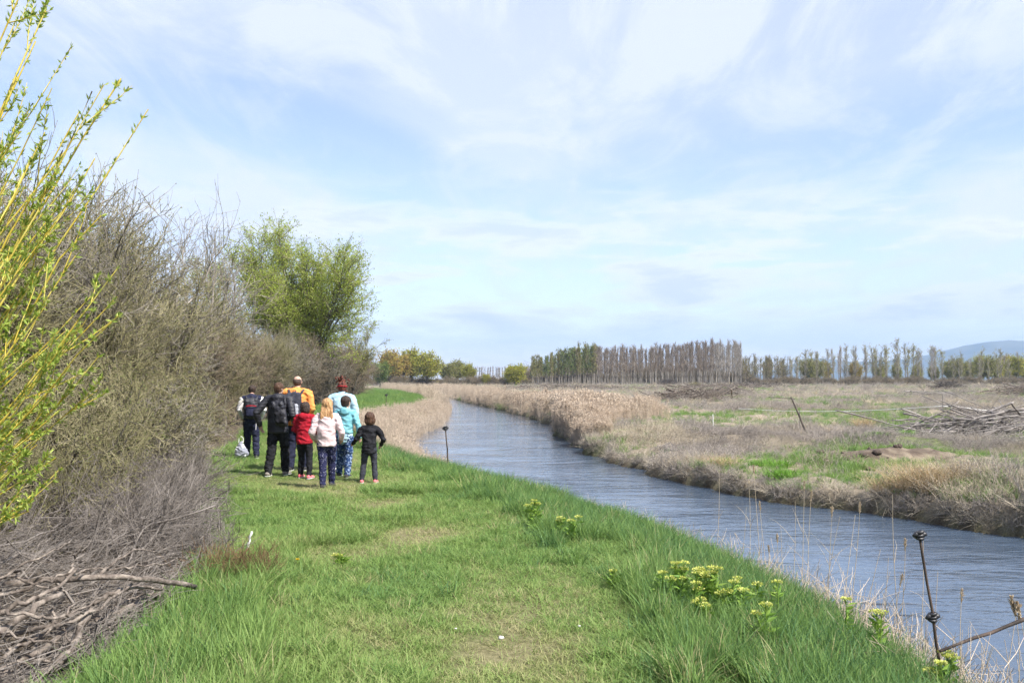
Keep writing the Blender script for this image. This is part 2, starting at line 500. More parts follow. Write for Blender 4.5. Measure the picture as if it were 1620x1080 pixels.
# blue hills on the right horizon
def hills():
    xs = np.linspace(1100, 5600, 150); ys = np.linspace(4600, 7000, 26)
    X, Y = np.meshgrid(xs, ys)
    px = 810 + X / 5600 * FPX
    prof = np.interp(px, [1080, 1200, 1235, 1262, 1290, 1320, 1350, 1400, 1440, 1480, 1515, 1550, 1585, 1620, 1700, 2300],
                     [0, 0, 16, 29, 35, 31, 28, 31, 35, 41, 50, 56, 61, 63, 66, 72])
    Hh = prof * 5600 / FPX
    env = np.clip(1 - np.abs((Y - 5600) / 1000), 0, 1) ** 0.8
    Z = Hh * env * (0.86 + 0.28 * fbm(X / 260, Y / 260, 4, 71)) - 2
    i = np.arange(X.size).reshape(X.shape)
    F = np.stack([i[:-1, :-1], i[:-1, 1:], i[1:, 1:], i[1:, :-1]], -1).reshape(-1, 4)
    o = obj('hills', mesh_np('hills', np.stack([X, Y, Z], -1).reshape(-1, 3), F, smooth=True),
            mat_noise('wooded_hillside', (0.03, 0.045, 0.03), (0.10, 0.105, 0.07), scale=0.006, detail=6, bump=0))
    tag(o, 'hazy blue wooded hills on the right horizon', 'hills', kind='structure')
hills()

# ------------------------------------------------------------------ scattering of uncountable growth (one object per kind of growth)
def scatter(name, pts, scl, vid, tint, variants, label, tilt=0.08, cat='grass', zscl=None):
    n = len(pts)
    me = bpy.data.meshes.new(name)
    me.vertices.add(n); me.vertices.foreach_set('co', np.asarray(pts, np.float32).ravel())
    rot = np.stack([rng.normal(0, tilt, n), rng.normal(0, tilt, n), rng.random(n) * 6.283], -1).astype(np.float32)
    sv = np.stack([scl, scl, scl * (zscl if zscl is not None else 1.0)], -1).astype(np.float32)
    fattr(me, 'rot', rot, 'FLOAT_VECTOR'); fattr(me, 'scl', sv, 'FLOAT_VECTOR')
    a = me.attributes.new('vid', 'INT', 'POINT'); a.data.foreach_set('value', np.asarray(vid, np.int32))
    fattr(me, 'tint', np.clip(tint, 0, 1).astype(np.float32))
    c = bpy.data.collections.new(name + '_tufts')
    for i, v in enumerate(variants):
        o = bpy.data.objects.new('%s_tuft_%02d' % (name, i), v); c.objects.link(o)
    g = bpy.data.node_groups.new(name + '_scatter', 'GeometryNodeTree')
    g.interface.new_socket('Geometry', in_out='INPUT', socket_type='NodeSocketGeometry')
    g.interface.new_socket('Geometry', in_out='OUTPUT', socket_type='NodeSocketGeometry')
    gi = g.nodes.new('NodeGroupInput'); go = g.nodes.new('NodeGroupOutput')
    ci = g.nodes.new('GeometryNodeCollectionInfo'); ci.inputs['Collection'].default_value = c
    ci.inputs['Separate Children'].default_value = True; ci.inputs['Reset Children'].default_value = True
    ip = g.nodes.new('GeometryNodeInstanceOnPoints'); ip.inputs['Pick Instance'].default_value = True
    def na(nm, t):
        q = g.nodes.new('GeometryNodeInputNamedAttribute'); q.data_type = t; q.inputs['Name'].default_value = nm; return q.outputs['Attribute']
    e2r = g.nodes.new('FunctionNodeEulerToRotation')
    g.links.new(na('rot', 'FLOAT_VECTOR'), e2r.inputs[0])
    g.links.new(gi.outputs[0], ip.inputs['Points']); g.links.new(ci.outputs[0], ip.inputs['Instance'])
    g.links.new(na('vid', 'INT'), ip.inputs['Instance Index']); g.links.new(e2r.outputs[0], ip.inputs['Rotation'])
    g.links.new(na('scl', 'FLOAT_VECTOR'), ip.inputs['Scale'])
    g.links.new(ip.outputs[0], go.inputs[0])
    o = obj(name, me)
    md = o.modifiers.new('scatter', 'NODES'); md.node_group = g
    tag(o, label, cat, kind='stuff')
    return o

def blade_tuft(nb, rad, h, w, lean, mat, seed, k=4, hvar=0.4, curl=0.5):
    """a tuft of tapering bent blades"""
    r = np.random.default_rng(seed)
    a = r.random(nb) * 6.283; rr = rad * np.sqrt(r.random(nb))
    base = np.stack([np.cos(a) * rr, np.sin(a) * rr, np.zeros(nb) - 0.01], -1)
    az = r.random(nb) * 6.283
    hh = h * (1 - hvar * r.random(nb))
    ln = lean * (0.3 + r.random(nb))
    t = np.linspace(0, 1, k)
    out = np.stack([np.cos(az), np.sin(az), 0 * az], -1)
    sd = np.stack([-np.sin(az), np.cos(az), 0 * az], -1)
    bend = (ln[:, None] * (t + curl * t ** 2.2))[:, :, None] * hh[:, None, None] * out[:, None, :]
    P = base[:, None, :] + bend
    P[:, :, 2] += hh[:, None] * (t - 0.28 * ln[:, None] * t ** 2)
    wd = (w * (0.7 + 0.6 * r.random(nb)))[:, None] * (np.maximum(1 - t ** 1.8, 0.04) * 0.5)[None, :]
    tw = r.normal(0, 0.6, nb)
    sd = nrm(sd * np.cos(tw)[:, None] + out * np.sin(tw)[:, None])
    V = np.stack([P - sd[:, None, :] * wd[..., None], P + sd[:, None, :] * wd[..., None]], 2)
    i = np.arange(nb * k * 2).reshape(nb, k, 2)
    F = np.stack([i[:, :-1, 0], i[:, :-1, 1], i[:, 1:, 1], i[:, 1:, 0]], -1).reshape(-1, 4)
    me = mesh_np('tuft', V.reshape(-1, 3), F, smooth=True); me.materials.append(mat)
    return me

def stalk_tuft(nb, rad, h, r0, mat, seed, spread=0.18, side=0, side_len=0.25, k=4, curl=0.08, hvar=0.5, plume=None):
    """dry upright stalks with side twigs, three-sided; plume = (length, width, count) adds feathery heads"""
    r = np.random.default_rng(seed)
    a = r.random(nb) * 6.283; rr = rad * np.sqrt(r.random(nb))
    base = np.stack([np.cos(a) * rr, np.sin(a) * rr, np.zeros(nb) - 0.02], -1)
    d = np.stack([r.normal(0, spread, nb), r.normal(0, spread, nb), np.ones(nb)], -1)
    hh = h * (1 - hvar * r.random(nb))
    P = grow(base, d, hh, k, curl, 0.0, r)
    g = Geo(); g.add(*tubes(P, np.linspace(1, 0.45, k)[None, :] * r0 * np.ones((nb, 1)), 3))
    if side:
        b, dd, t, pi = children_of(P, side, 0.35, 1.0, 0.75, r)
        Q = grow(b, dd + [0, 0, 0.3], side_len * (0.4 + r.random(len(b))), 3, 0.2, 0.03, r)
        g.add(*tubes(Q, np.linspace(0.7, 0.35, 3)[None, :] * r0 * np.ones((len(b), 1)), 3))
    if plume:
        L, wd, cnt = plume
        tip = P[:, -1]; dr = nrm(P[:, -1] - P[:, -2])
        tt = r.random((nb, cnt))
        bb = (tip[:, None, :] - dr[:, None, :] * (tt * L)[..., None]).reshape(-1, 3)
        dd = nrm(np.repeat(dr, cnt, 0) + r.normal(0, 0.45, (nb * cnt, 3)))
        g.add(*leaves(bb, dd, L * 0.35 * (0.5 + r.random(nb * cnt)), wd, r))
    me = g.mesh('tuft'); me.materials.append(mat)
    return me

M = {}
M['grass'] = mat_leafy('grass_blade', [(0.098, 0.203, 0.076), (0.168, 0.28, 0.072), (0.24, 0.342, 0.095), (0.35, 0.355, 0.15), (0.46, 0.40, 0.23)], trans=0.38)
M['dry'] = mat_leafy('dry_stalk', [(0.28, 0.245, 0.20), (0.40, 0.35, 0.275), (0.52, 0.445, 0.335), (0.46, 0.36, 0.225)], trans=0.12, rough=0.8)
M['reed'] = mat_leafy('dead_reed', [(0.46, 0.365, 0.275), (0.58, 0.47, 0.36), (0.68, 0.58, 0.46)], trans=0.15, rough=0.7)
M['weed'] = mat_leafy('grey_weed', [(0.22, 0.19, 0.165), (0.34, 0.30, 0.265), (0.46, 0.415, 0.37)], trans=0.05, rough=0.9)

def rand_in(n, y0, y1, xa, xb, power=1.0):
    """n random places between two x(y) lines, denser near y0 when power > 1"""
    y = y0 + (y1 - y0) * rng.random(n) ** power
    x = xa(y) + (xb(y) - xa(y)) * rng.random(n)
    return x, y

# fresh grass of the left bank
short_v = [blade_tuft(15, 0.065, 0.065, 0.005, 1.0, M['grass'], 100 + i, k=3) for i in range(4)]
mid_v = [blade_tuft(17, 0.065, 0.135, 0.006, 0.75, M['grass'], 120 + i) for i in range(5)]
tall_v = [blade_tuft(15, 0.07, 0.245, 0.007, 0.5, M['grass'], 140 + i) for i in range(5)]
def lawn(name, n, y0, y1, power, label, grow_by=1.0):
    x, y = rand_in(n, y0, y1, lambda q: Ex(q) + 0.05 - 0.4 * sstep(9, 12, q), lambda q: Lx(q) - 0.05, power)
    dl, _ = river_d(x, y)
    w = path_mask(x, y)
    n1 = fbm(x * 0.8, y * 0.55, 3, 81); n2 = fbm(x * 2.3, y * 2.3, 3, 82)
    keep = rng.random(len(x)) > w * 0.80
    x, y, dl, w, n1, n2 = (q[keep] for q in (x, y, dl, w, n1, n2))
    el = np.abs(x - Pathx(y))
    lush = sstep(3.0, 1.2, dl) if False else 1 - sstep(1.3, 3.0, dl + 1.6 * (n1 - 0.5))
    left = sstep(1.2, 2.4, Pathx(y) - x + 1.0 * (n1 - 0.5)) * sstep(9.5, 6.0, y) if False else sstep(1.2, 2.2, Pathx(y) - x + 1.2 * (n1 - 0.5)) * (1 - sstep(6.5, 9.5, y))
    kind = np.where(lush + 0.5 * (n2 - 0.5) > 0.5, 2, np.where((left > 0.5) | (n1 + 0.35 * (n2 - 0.5) > 0.55), 1, 0))
    jit = rng.random(len(x))
    kind = np.where((kind == 2) & (jit < 0.30), 1, kind); kind = np.where((kind == 1) & (jit > 0.62), 0, kind)
    kind = np.where((kind == 0) & (jit < 0.10), 1, kind)
    kind = np.where(left > 0.5, np.where(jit < 0.45, 2, 1), kind)
    near_people = np.exp(-(((x + 3.7) / 1.9) ** 2 + ((y - 15.6) / 1.9) ** 2))
    kind = np.where((w > 0.25) | (near_people > 0.35), 0, kind)
    vid = np.where(kind == 0, rng.integers(0, 4, len(x)), np.where(kind == 1, 4 + rng.integers(0, 5, len(x)), 9 + rng.integers(0, 5, len(x))))
    s = (0.7 + 0.6 * rng.random(len(x))) * (0.85 + 0.4 * n2) * grow_by * (1 - 0.35 * near_people)
    tint = 0.36 - 0.20 * lush - 0.12 * left + 0.50 * (n1 - 0.5) * (1 - lush) + 0.12 * rng.normal(0, 1, len(x)) + 0.20 * w + 0.10 * (kind == 0)
    tint = np.where(rng.random(len(x)) < 0.03 + 0.14 * w, 0.85, tint)
    z = height(x, y)
    ok = z > WATER_Z + 0.03
    return scatter(name, np.stack([x, y, z], -1)[ok], s[ok], vid[ok], tint[ok], short_v + mid_v + tall_v, label)
lawn('grass', 36000, 3.4, 13.5, 1.35, 'fresh green spring grass of the near riverbank path')
lawn('grass', 15000, 13.3, 26, 1.2, 'fresh green grass around the walking group', 1.25)
far_v_lawn = None
def lawn_far():
    x, y = rand_in(13000, 26, 130, lambda q: Ex(q) - 0.5, lambda q: Lx(q) - 0.6, 1.7)
    n1 = fbm(x * 0.35, y * 0.35, 3, 84)
    vid = rng.integers(4, 14, len(x)); s = 1.0 + 0.010 * y + 0.5 * rng.random(len(x))
    tint = 0.30 + 0.35 * (n1 - 0.5) + 0.1 * rng.normal(0, 1, len(x))
    scatter('grass', np.stack([x, y, height(x, y)], -1), s, vid, tint, short_v + mid_v + tall_v, 'green meadow strip running on beside the hedge')
lawn_far()

# dry growth of the right-hand field
dry_v = [stalk_tuft(20, 0.20, 0.30, 0.0035, M['dry'], 200 + i, 0.45, 1, 0.14, 4, 0.16) for i in range(5)]
dry_b = [blade_tuft(34, 0.13, 0.34, 0.009, 0.85, M['dry'], 220 + i, curl=0.9) for i in range(4)]
weed_v = [stalk_tuft(14, 0.24, 0.34, 0.0042, M['weed'], 240 + i, 0.5, 4, 0.18, 4, 0.2) for i in range(5)]
weed_low = [stalk_tuft(20, 0.26, 0.22, 0.004, M['weed'], 260 + i, 0.9, 2, 0.16, 3, 0.3) for i in range(3)]
green_v = [blade_tuft(26, 0.14, 0.26, 0.010, 0.55, M['grass'], 280 + i) for i in range(4)]
FIELD_V = dry_v + dry_b + weed_v + weed_low + green_v      # 5 + 4 + 5 + 3 + 4
def green_field(x, y):
    return sstep(0.51, 0.60, fbm(x * 0.12 + 5, y * 0.10, 4, 91) + 0.10 * np.exp(-((y - 42) / 8) ** 2) - 0.03 + 0.05 * np.exp(-(((x - 6.2) / 2) ** 2 + ((y - 27) / 2.2) ** 2)))
def field(n, y0, y1, x_out, power, s0, s1, label, edge=0.0):
    x, y = rand_in(n, y0, y1, lambda q: Rx(q) + 0.03, x_out, power)
    _, dr = river_d(x, y)
    g = green_field(x, y); n1 = fbm(x * 0.3, y * 0.3, 4, 93); n2 = fbm(x * 0.9, y * 0.9, 3, 94)
    mound = np.exp(-(((x - 8.6) / 1.7) ** 2 + ((y - 21.4) / 1.0) ** 2))
    keep = (dr > 0.26) & (rng.random(len(x)) > mound * 1.8) & (rng.random(len(x)) > sstep(0.52, 0.68, n2) * 0.65)
    x, y, dr, g, n1, n2 = (q[keep] for q in (x, y, dr, g, n1, n2)); n = len(x)
    u = rng.random(n); n3 = fbm(x * 0.55 + 31, y * 0.4, 3, 95); j2 = rng.normal(0, 0.035, n)
    k = np.where(n3 + j2 > 0.56, 0, np.where(n3 + j2 > 0.46, 2, 3))
    k = np.where((n1 + j2 > 0.62) & (u < 0.6), 1, k)
    k = np.where((dr < 0.9) & (u < 0.15), 1, k)
    edge_green = np.exp(-((dr - 0.7) / 0.9) ** 2) * sstep(0.42, 0.56, fbm(x * 0.5, y * 0.5, 3, 96))
    k = np.where(rng.random(n) < g * 0.85 + 0.04 + 0.45 * edge_green, 4, k)
    s_patch = (0.25 + 1.5 * fbm(x * 0.7 + 9, y * 0.7, 3, 92)) * np.where(k == 3, 1.15, 0.92)
    lo = np.array([0, 5, 9, 14, 17]); cnt = np.array([5, 4, 5, 3, 4])
    vid = lo[k] + (rng.random(n) * cnt[k]).astype(int)
    s = (s0 + (s1 - s0) * (y - y0) / (y1 - y0)) * (0.6 + 0.75 * rng.random(n))
    s = s * s_patch
    s = np.where(k == 4, s * 0.85, s)
    tint = np.where(k == 4, 0.12 + 0.42 * rng.random(n), 0.25 + 0.9 * (n1 - 0.4) + 0.35 * rng.random(n))
    return scatter('field_grass', np.stack([x, y, height(x, y)], -1), s, vid, tint, FIELD_V, label, 0.15, 'dry grass')
field(8200, 11.5, 30, lambda q: q * 0.66 + 1.5, 1.0, 0.85, 0.95, 'grey dead weeds and dry grass along the far bank edge')
field(8500, 30, 75, lambda q: q * 0.64 + 2, 1.25, 1.0, 1.5, 'dry grass and dead weeds of the open field')
field(7000, 75, 330, lambda q: q * 0.64 + 4, 1.5, 1.6, 3.2, 'distant pale grass of the cleared field')

# overhanging thatch on the cut edge of the far bank
def bank_thatch():
    n = 650
    y = 10 + 40 * rng.random(n) ** 1.4
    x = Rx(y) + 0.14 + 0.16 * rng.random(n)
    z = height(x, y) + 0.02
    ok = z > WATER_Z - 0.1
    vid = np.where(rng.random(n) < 0.5, rng.integers(0, 3, n), 3 + rng.integers(0, 3, n))
    scatter('bank_thatch', np.stack([x, y, z], -1)[ok], (0.55 + 0.5 * rng.random(n))[ok], vid[ok], (0.55 * rng.random(n))[ok], weed_low + dry_b[:3],
            'matted dead grass hanging over the cut edge of the far bank', 0.55, 'dry grass')
bank_thatch()

# reed beds
reed_v = [stalk_tuft(16, 0.34, 1.75, 0.0085, M['reed'], 300 + i, 0.07, 1, 0.35, 4, 0.035, 0.25, plume=(0.28, 0.05, 7)) for i in range(4)]
reed_s = [stalk_tuft(14, 0.22, 0.95, 0.006, M['reed'], 320 + i, 0.10, 1, 0.25, 4, 0.05, 0.35, plume=(0.12, 0.02, 3)) for i in range(4)]
def reeds_right():
    n = 2600
    y = 31 + 62 * rng.random(n) ** 1.3
    wdt = np.interp(y, [31, 36, 45, 60, 80, 93], [0.8, 3.0, 5.5, 6.5, 4.0, 2.0])
    fr = rng.random(n) ** 1.1; x = Rx(y) + 0.1 + wdt * fr * (0.55 + 0.9 * vnoise(y * 0.35, y * 0, 12))
    thin = fbm(x * 0.5, y * 0.3, 3, 97)
    keep = thin > 0.30
    x, y, fr = x[keep], y[keep], fr[keep]; n = len(x)
    s = (1 - 0.45 * fr ** 2) * (0.80 + 0.35 * rng.random(n)) * np.interp(y, [31, 36, 42, 60, 93], [0.38, 0.58, 0.74, 0.66, 0.32])
    scatter('reed_bed', np.stack([x, y, height(x, y)], -1), s, rng.integers(0, 4, n), 0.3 + 0.8 * (fbm(x * 0.4, y * 0.4, 3, 98) - 0.3), reed_v,
            'tall pinkish tan reed bed on the far bank at the bend', 0.05, 'reeds')
reeds_right()
def reeds_left():
    n = 1500
    y = 21 + 47 * rng.random(n) ** 1.15
    wdt = np.interp(y, [21, 24, 30, 40, 55, 68], [0.4, 1.3, 1.9, 1.6, 1.2, 0.8])
    x = Lx(y) + 0.15 - wdt * rng.random(n)
    s = (0.75 + 0.4 * rng.random(n)) * np.interp(y, [21, 26, 68], [0.65, 0.85, 0.75])
    z = np.maximum(height(x, y), WATER_Z - 0.06)
    scatter('reed_bed', np.stack([x, y, z], -1), s, rng.integers(0, 4, n), 0.45 + 0.6 * (fbm(x * 0.6, y * 0.6, 3, 99) - 0.4), reed_s,
            'short straw coloured reeds on the left bank behind the child in black', 0.08, 'reeds')
    n = 900
    y = 70 + 90 * rng.random(n); x = np.where(rng.random(n) < 0.5, Lx(y) - 1.6 * rng.random(n), Rx(y) + 2.0 * rng.random(n))
    scatter('reed_bed', np.stack([x, y, height(x, y)], -1), 1.1 + 0.6 * rng.random(n), rng.integers(0, 4, n), 0.2 + 0.5 * rng.random(n), reed_s,
            'straw coloured reeds where the river bends out of sight', 0.08, 'reeds')
reeds_left()
def near_fringe():
    n = 700
    y = 3.8 + 13 * rng.random(n); x = Lx(y) - 0.15 - 0.70 * rng.random(n)
    v = [stalk_tuft(9, 0.12, 0.42, 0.0028, M['reed'], 340 + i, 0.35, 1, 0.14, 4, 0.15) for i in range(4)]
    s = (0.5 + 0.8 * rng.random(n)) * np.interp(y, [3.8, 8, 10, 17], [1.15, 1.05, 0.8, 0.5])
    scatter('bank_straw', np.stack([x, y, height(x, y)], -1), s, rng.integers(0, 4, n), 0.2 + 0.8 * rng.random(n), v,
            'pale dry straw fringing the near bank above the water', 0.2, 'dry grass')
near_fringe()
# ------------------------------------------------------------------ shrubs and trees
def bark(name, c0, c1, sc=6): return mat_noise(name, c0, c1, scale=sc, rough=0.9, stretch=(1, 1, 0.25), bump=0.4)
M['twig_olive'] = mat_noise('olive_twig', (0.15, 0.135, 0.065), (0.34, 0.30, 0.185), scale=1.1, c2=(0.24, 0.215, 0.115))
M['twig_grey'] = mat_noise('grey_twig', (0.17, 0.15, 0.12), (0.34, 0.305, 0.255), scale=1.3)
M['twig_brown'] = mat_noise('brown_twig', (0.16, 0.12, 0.085), (0.30, 0.24, 0.175), scale=1.2)
M['stem'] = bark('shrub_bark', (0.07, 0.06, 0.045), (0.17, 0.15, 0.12))
M['pale_bark'] = bark('pale_bark', (0.22, 0.195, 0.165), (0.42, 0.38, 0.33))
M['bud'] = mat_leafy('bud_leaf', [(0.11, 0.13, 0.045), (0.17, 0.19, 0.06), (0.23, 0.235, 0.09)], rnd=True, trans=0.3)
M['leaf_young'] = mat_leafy('young_leaf', [(0.25, 0.32, 0.05), (0.36, 0.44, 0.075), (0.45, 0.51, 0.12)], rnd=True, trans=0.45)
M['leaf_near'] = mat_leafy('willow_leaf', [(0.20, 0.29, 0.04), (0.33, 0.43, 0.07), (0.50, 0.55, 0.16)], rnd=True, trans=0.42)
M['yellow_stem'] = mat_noise('yellow_willow_bark', (0.52, 0.39, 0.05), (0.72, 0.62, 0.17), scale=5, rough=0.5, c2=(0.62, 0.49, 0.09))
M['leaf_yellow'] = mat_leafy('yellow_green_leaf', [(0.26, 0.28, 0.03), (0.36, 0.37, 0.05), (0.42, 0.36, 0.08)], rnd=True, trans=0.4)
M['leaf_orange'] = mat_leafy('ochre_catkin', [(0.33, 0.22, 0.06), (0.42, 0.31, 0.08), (0.30, 0.30, 0.06)], rnd=True, trans=0.35)
M['leaf_olive'] = mat_leafy('olive_spring_leaf', [(0.17, 0.18, 0.05), (0.26, 0.26, 0.07), (0.32, 0.30, 0.10)], rnd=True, trans=0.35)
M['leaf_dark'] = mat_leafy('mid_green_leaf', [(0.11, 0.17, 0.045), (0.17, 0.235, 0.06), (0.24, 0.29, 0.085)], rnd=True, trans=0.3)

def shrub_meshes(seed, H, Wd, n0, n1, n2, n3, tw_r, k2=4, spread=0.42, leaf_n=0, leaf_len=0.05, low=0.10, up=0.05, curl=0.13):
    """multi-stemmed shrub: returns stems, twigs and bud-leaf meshes"""
    r = np.random.default_rng(seed)
    a = r.random(n0) * 6.283; rr = 0.30 * Wd * np.sqrt(r.random(n0))
    base = np.stack([np.cos(a) * rr, np.sin(a) * rr, np.zeros(n0) - 0.08], -1)
    lean = spread * (0.25 + r.random(n0))
    d = np.stack([np.cos(a) * lean, np.sin(a) * lean, np.ones(n0)], -1)
    ln = H * (0.55 + 0.25 * r.random(n0)) / np.sqrt(1 + lean ** 2)
    P0 = grow(base, d, ln, 7, curl * 0.6, 0.02, r)
    g = Geo()
    rad0 = 0.012 * H * (0.6 + 0.7 * r.random(n0)) * 0.75
    g.add(*tubes(P0, rad0[:, None] * np.linspace(1, 0.25, 7)[None, :], 5))
    b, dd, t, pi = children_of(P0, n1, low, 1.0, 0.55, r)
    l1 = H * 0.36 * (1.15 - 0.6 * t) * (0.6 + 0.7 * r.random(len(b)))
    P1 = grow(b, dd, l1, 5, curl, up, r)
    g.add(*tubes(P1, (tw_r * 2.3 * np.ones(len(b)))[:, None] * np.linspace(1, 0.45, 5)[None, :], 3))
    stems = g.mesh('stems')
    b, dd, t, pi = children_of(P1, n2, 0.1, 1.0, 0.6, r)
    P2 = grow(b, dd, H * 0.15 * (0.5 + 0.8 * r.random(len(b))), k2, curl * 1.2, up, r)
    g = Geo(); g.add(*tubes(P2, (tw_r * 1.25 * np.ones(len(b)))[:, None] * np.linspace(1, 0.5, k2)[None, :], 3))
    last = P2
    if n3:
        b, dd, t, pi = children_of(P2, n3, 0.1, 1.0, 0.6, r)
        P3 = grow(b, dd, H * 0.075 * (0.5 + 0.9 * r.random(len(b))), 3, curl * 1.3, up, r)
        g.add(*tubes(P3, (tw_r * np.ones(len(b)))[:, None] * np.linspace(1, 0.5, 3)[None, :], 3))
        last = np.concatenate([P3, P2[:, [0, k2 // 2, k2 - 1]]])
    twigs = g.mesh('twigs')
    lv = None
    if leaf_n:
        b, dd, t, pi = children_of(last, leaf_n, 0.2, 1.0, 0.8, r)
        q = Geo(); q.add(*leaves(b, dd, leaf_len * (0.6 + 0.8 * r.random(len(b))), leaf_len * 0.42, r)); lv = q.mesh('leaves')
    return stems, twigs, lv

def tall(meshes): return max(mesh_top(m) for m in meshes if m is not None)
def mesh_top(m):
    a = np.empty(len(m.vertices) * 3, np.float32); m.vertices.foreach_get('co', a); return float(np.percentile(a[2::3], 99.3))
def plant(name, meshes, mats, loc, rz, s, label, cat, group=None, part_names=('trunk', 'twigs', 'leaves'), sz=None):
    e = empty(name, loc, rz)
    e.scale = (s, s, s if sz is None else sz)
    for me, mt, pn in zip(meshes, mats, part_names):
        if me is None: continue
        o = bpy.data.objects.new(pn, me); COL.objects.link(o); o.parent = e
        if mt is not None:
            if len(me.materials) == 0: me.materials.append(mt)
            if me.materials[0] != mt:
                o.material_slots[0].link = 'OBJECT'; o.material_slots[0].material = mt
    if 'poplar' in name:
        e.rotation_euler = (rng.normal(0, 0.022), rng.normal(0, 0.022), rz); w_ = 0.75 + 0.75 * rng.random(); e.scale = (s * w_, s * w_, s)
    return tag(e, label, cat, group)
def gz(x, y): return float(height(np.array([x]), np.array([y]))[0])

# hedge of bare willow shrubs on the left
HS = [shrub_meshes(400 + i, 5.0, 3.6, 28, 10, 7, 3, 0.0060, k2=3, spread=0.27, leaf_n=1, leaf_len=0.05) for i in range(3)]
HS += [shrub_meshes(410 + i, 5.0, 4.4, 30, 10, 7, 3, 0.0058, k2=3, spread=0.38, leaf_n=1, leaf_len=0.045, curl=0.17) for i in range(1)]
LOWS = [shrub_meshes(420 + i, 2.0, 2.6, 34, 9, 7, 3, 0.0034, k2=3, spread=0.85, leaf_n=1, leaf_len=0.03, curl=0.22, up=0.02) for i in range(2)]
HT = [tall(m) for m in HS]; LT = [tall(m) for m in LOWS]
hedge_mats = [(M['stem'], M['twig_olive'], M['bud']), (M['stem'], M['twig_grey'], M['bud']), (M['stem'], M['twig_brown'], M['bud'])]
hedge = [  # distance, offset left of the hedge line, height, material set
    (12.5, 4.4, 3.9, 0), (14.5, 3.3, 3.7, 0), (14.2, 5.6, 5.2, 0), (16.5, 4.2, 5.0, 1), (17.0, 6.4, 5.8, 0), (18.5, 2.7, 4.4, 0), (19.8, 4.6, 6.2, 0), (21.0, 6.8, 6.6, 0),
    (22.0, 2.8, 4.0, 1), (23.0, 5.0, 5.6, 0), (25.5, 2.4, 3.6, 2), (26.5, 5.4, 4.8, 1), (29.0, 2.2, 3.7, 0), (30.5, 5.2, 4.1, 0), (33.0, 2.2, 3.8, 2), (35.5, 4.8, 4.3, 0),
    (38.0, 2.0, 3.9, 0), (41.0, 4.4, 4.3, 2), (44.0, 1.9, 4.0, 1), (48.0, 4.0, 4.4, 0), (51.0, 1.8, 4.1, 2), (56.0, 3.6, 4.4, 2), (60.0, 1.7, 4.6, 1), (66.0, 3.2, 5.0, 2),
    (71.0, 1.6, 4.5, 2), (78.0, 2.8, 4.8, 2), (84.0, 1.5, 4.5, 2), (92.0, 2.2, 4.7, 2), (99.0, 1.2, 4.4, 2)]
hl = ['olive grey twiggy willow shrub in the leafless hedge', 'silvery grey twiggy willow shrub in the leafless hedge', 'tawny brown twiggy willow shrub in the leafless hedge']
for i, (y, off, h, mi) in enumerate(hedge):
    x = float(Ex(y)) - off
    plant('willow_shrub', HS[i % 4], hedge_mats[mi], (x, y, gz(x, y)), i * 2.39, h / HT[i % 4], hl[mi], 'shrub', ['olive', 'silvery', 'tawny'][mi] + ' shrubs of the hedge left of the path')
lows = [(8.6, 2.3, 1.15, 0), (9.6, 3.6, 1.9, 0), (10.6, 2.1, 1.4, 0), (11.2, 4.4, 2.5, 0), (12.2, 2.6, 2.0, 0), (13.6, 2.0, 1.7, 1), (15.2, 2.2, 1.9, 0), (17.0, 2.4, 2.0, 1),
        (20.0, 2.1, 1.7, 1), (24, 1.8, 1.7, 2), (10.2, 5.8, 2.7, 0), (8.3, 4.0, 1.6, 0)]
for i, (y, off, h, mi) in enumerate(lows):
    x = float(Ex(y)) - off
    plant('low_shrub', LOWS[i % 2], hedge_mats[mi], (x, y, gz(x, y)), i * 1.7, h / LT[i % 2], 'low tangled leafless bush at the foot of the willow hedge', 'shrub', 'low bushes at the foot of the hedge')

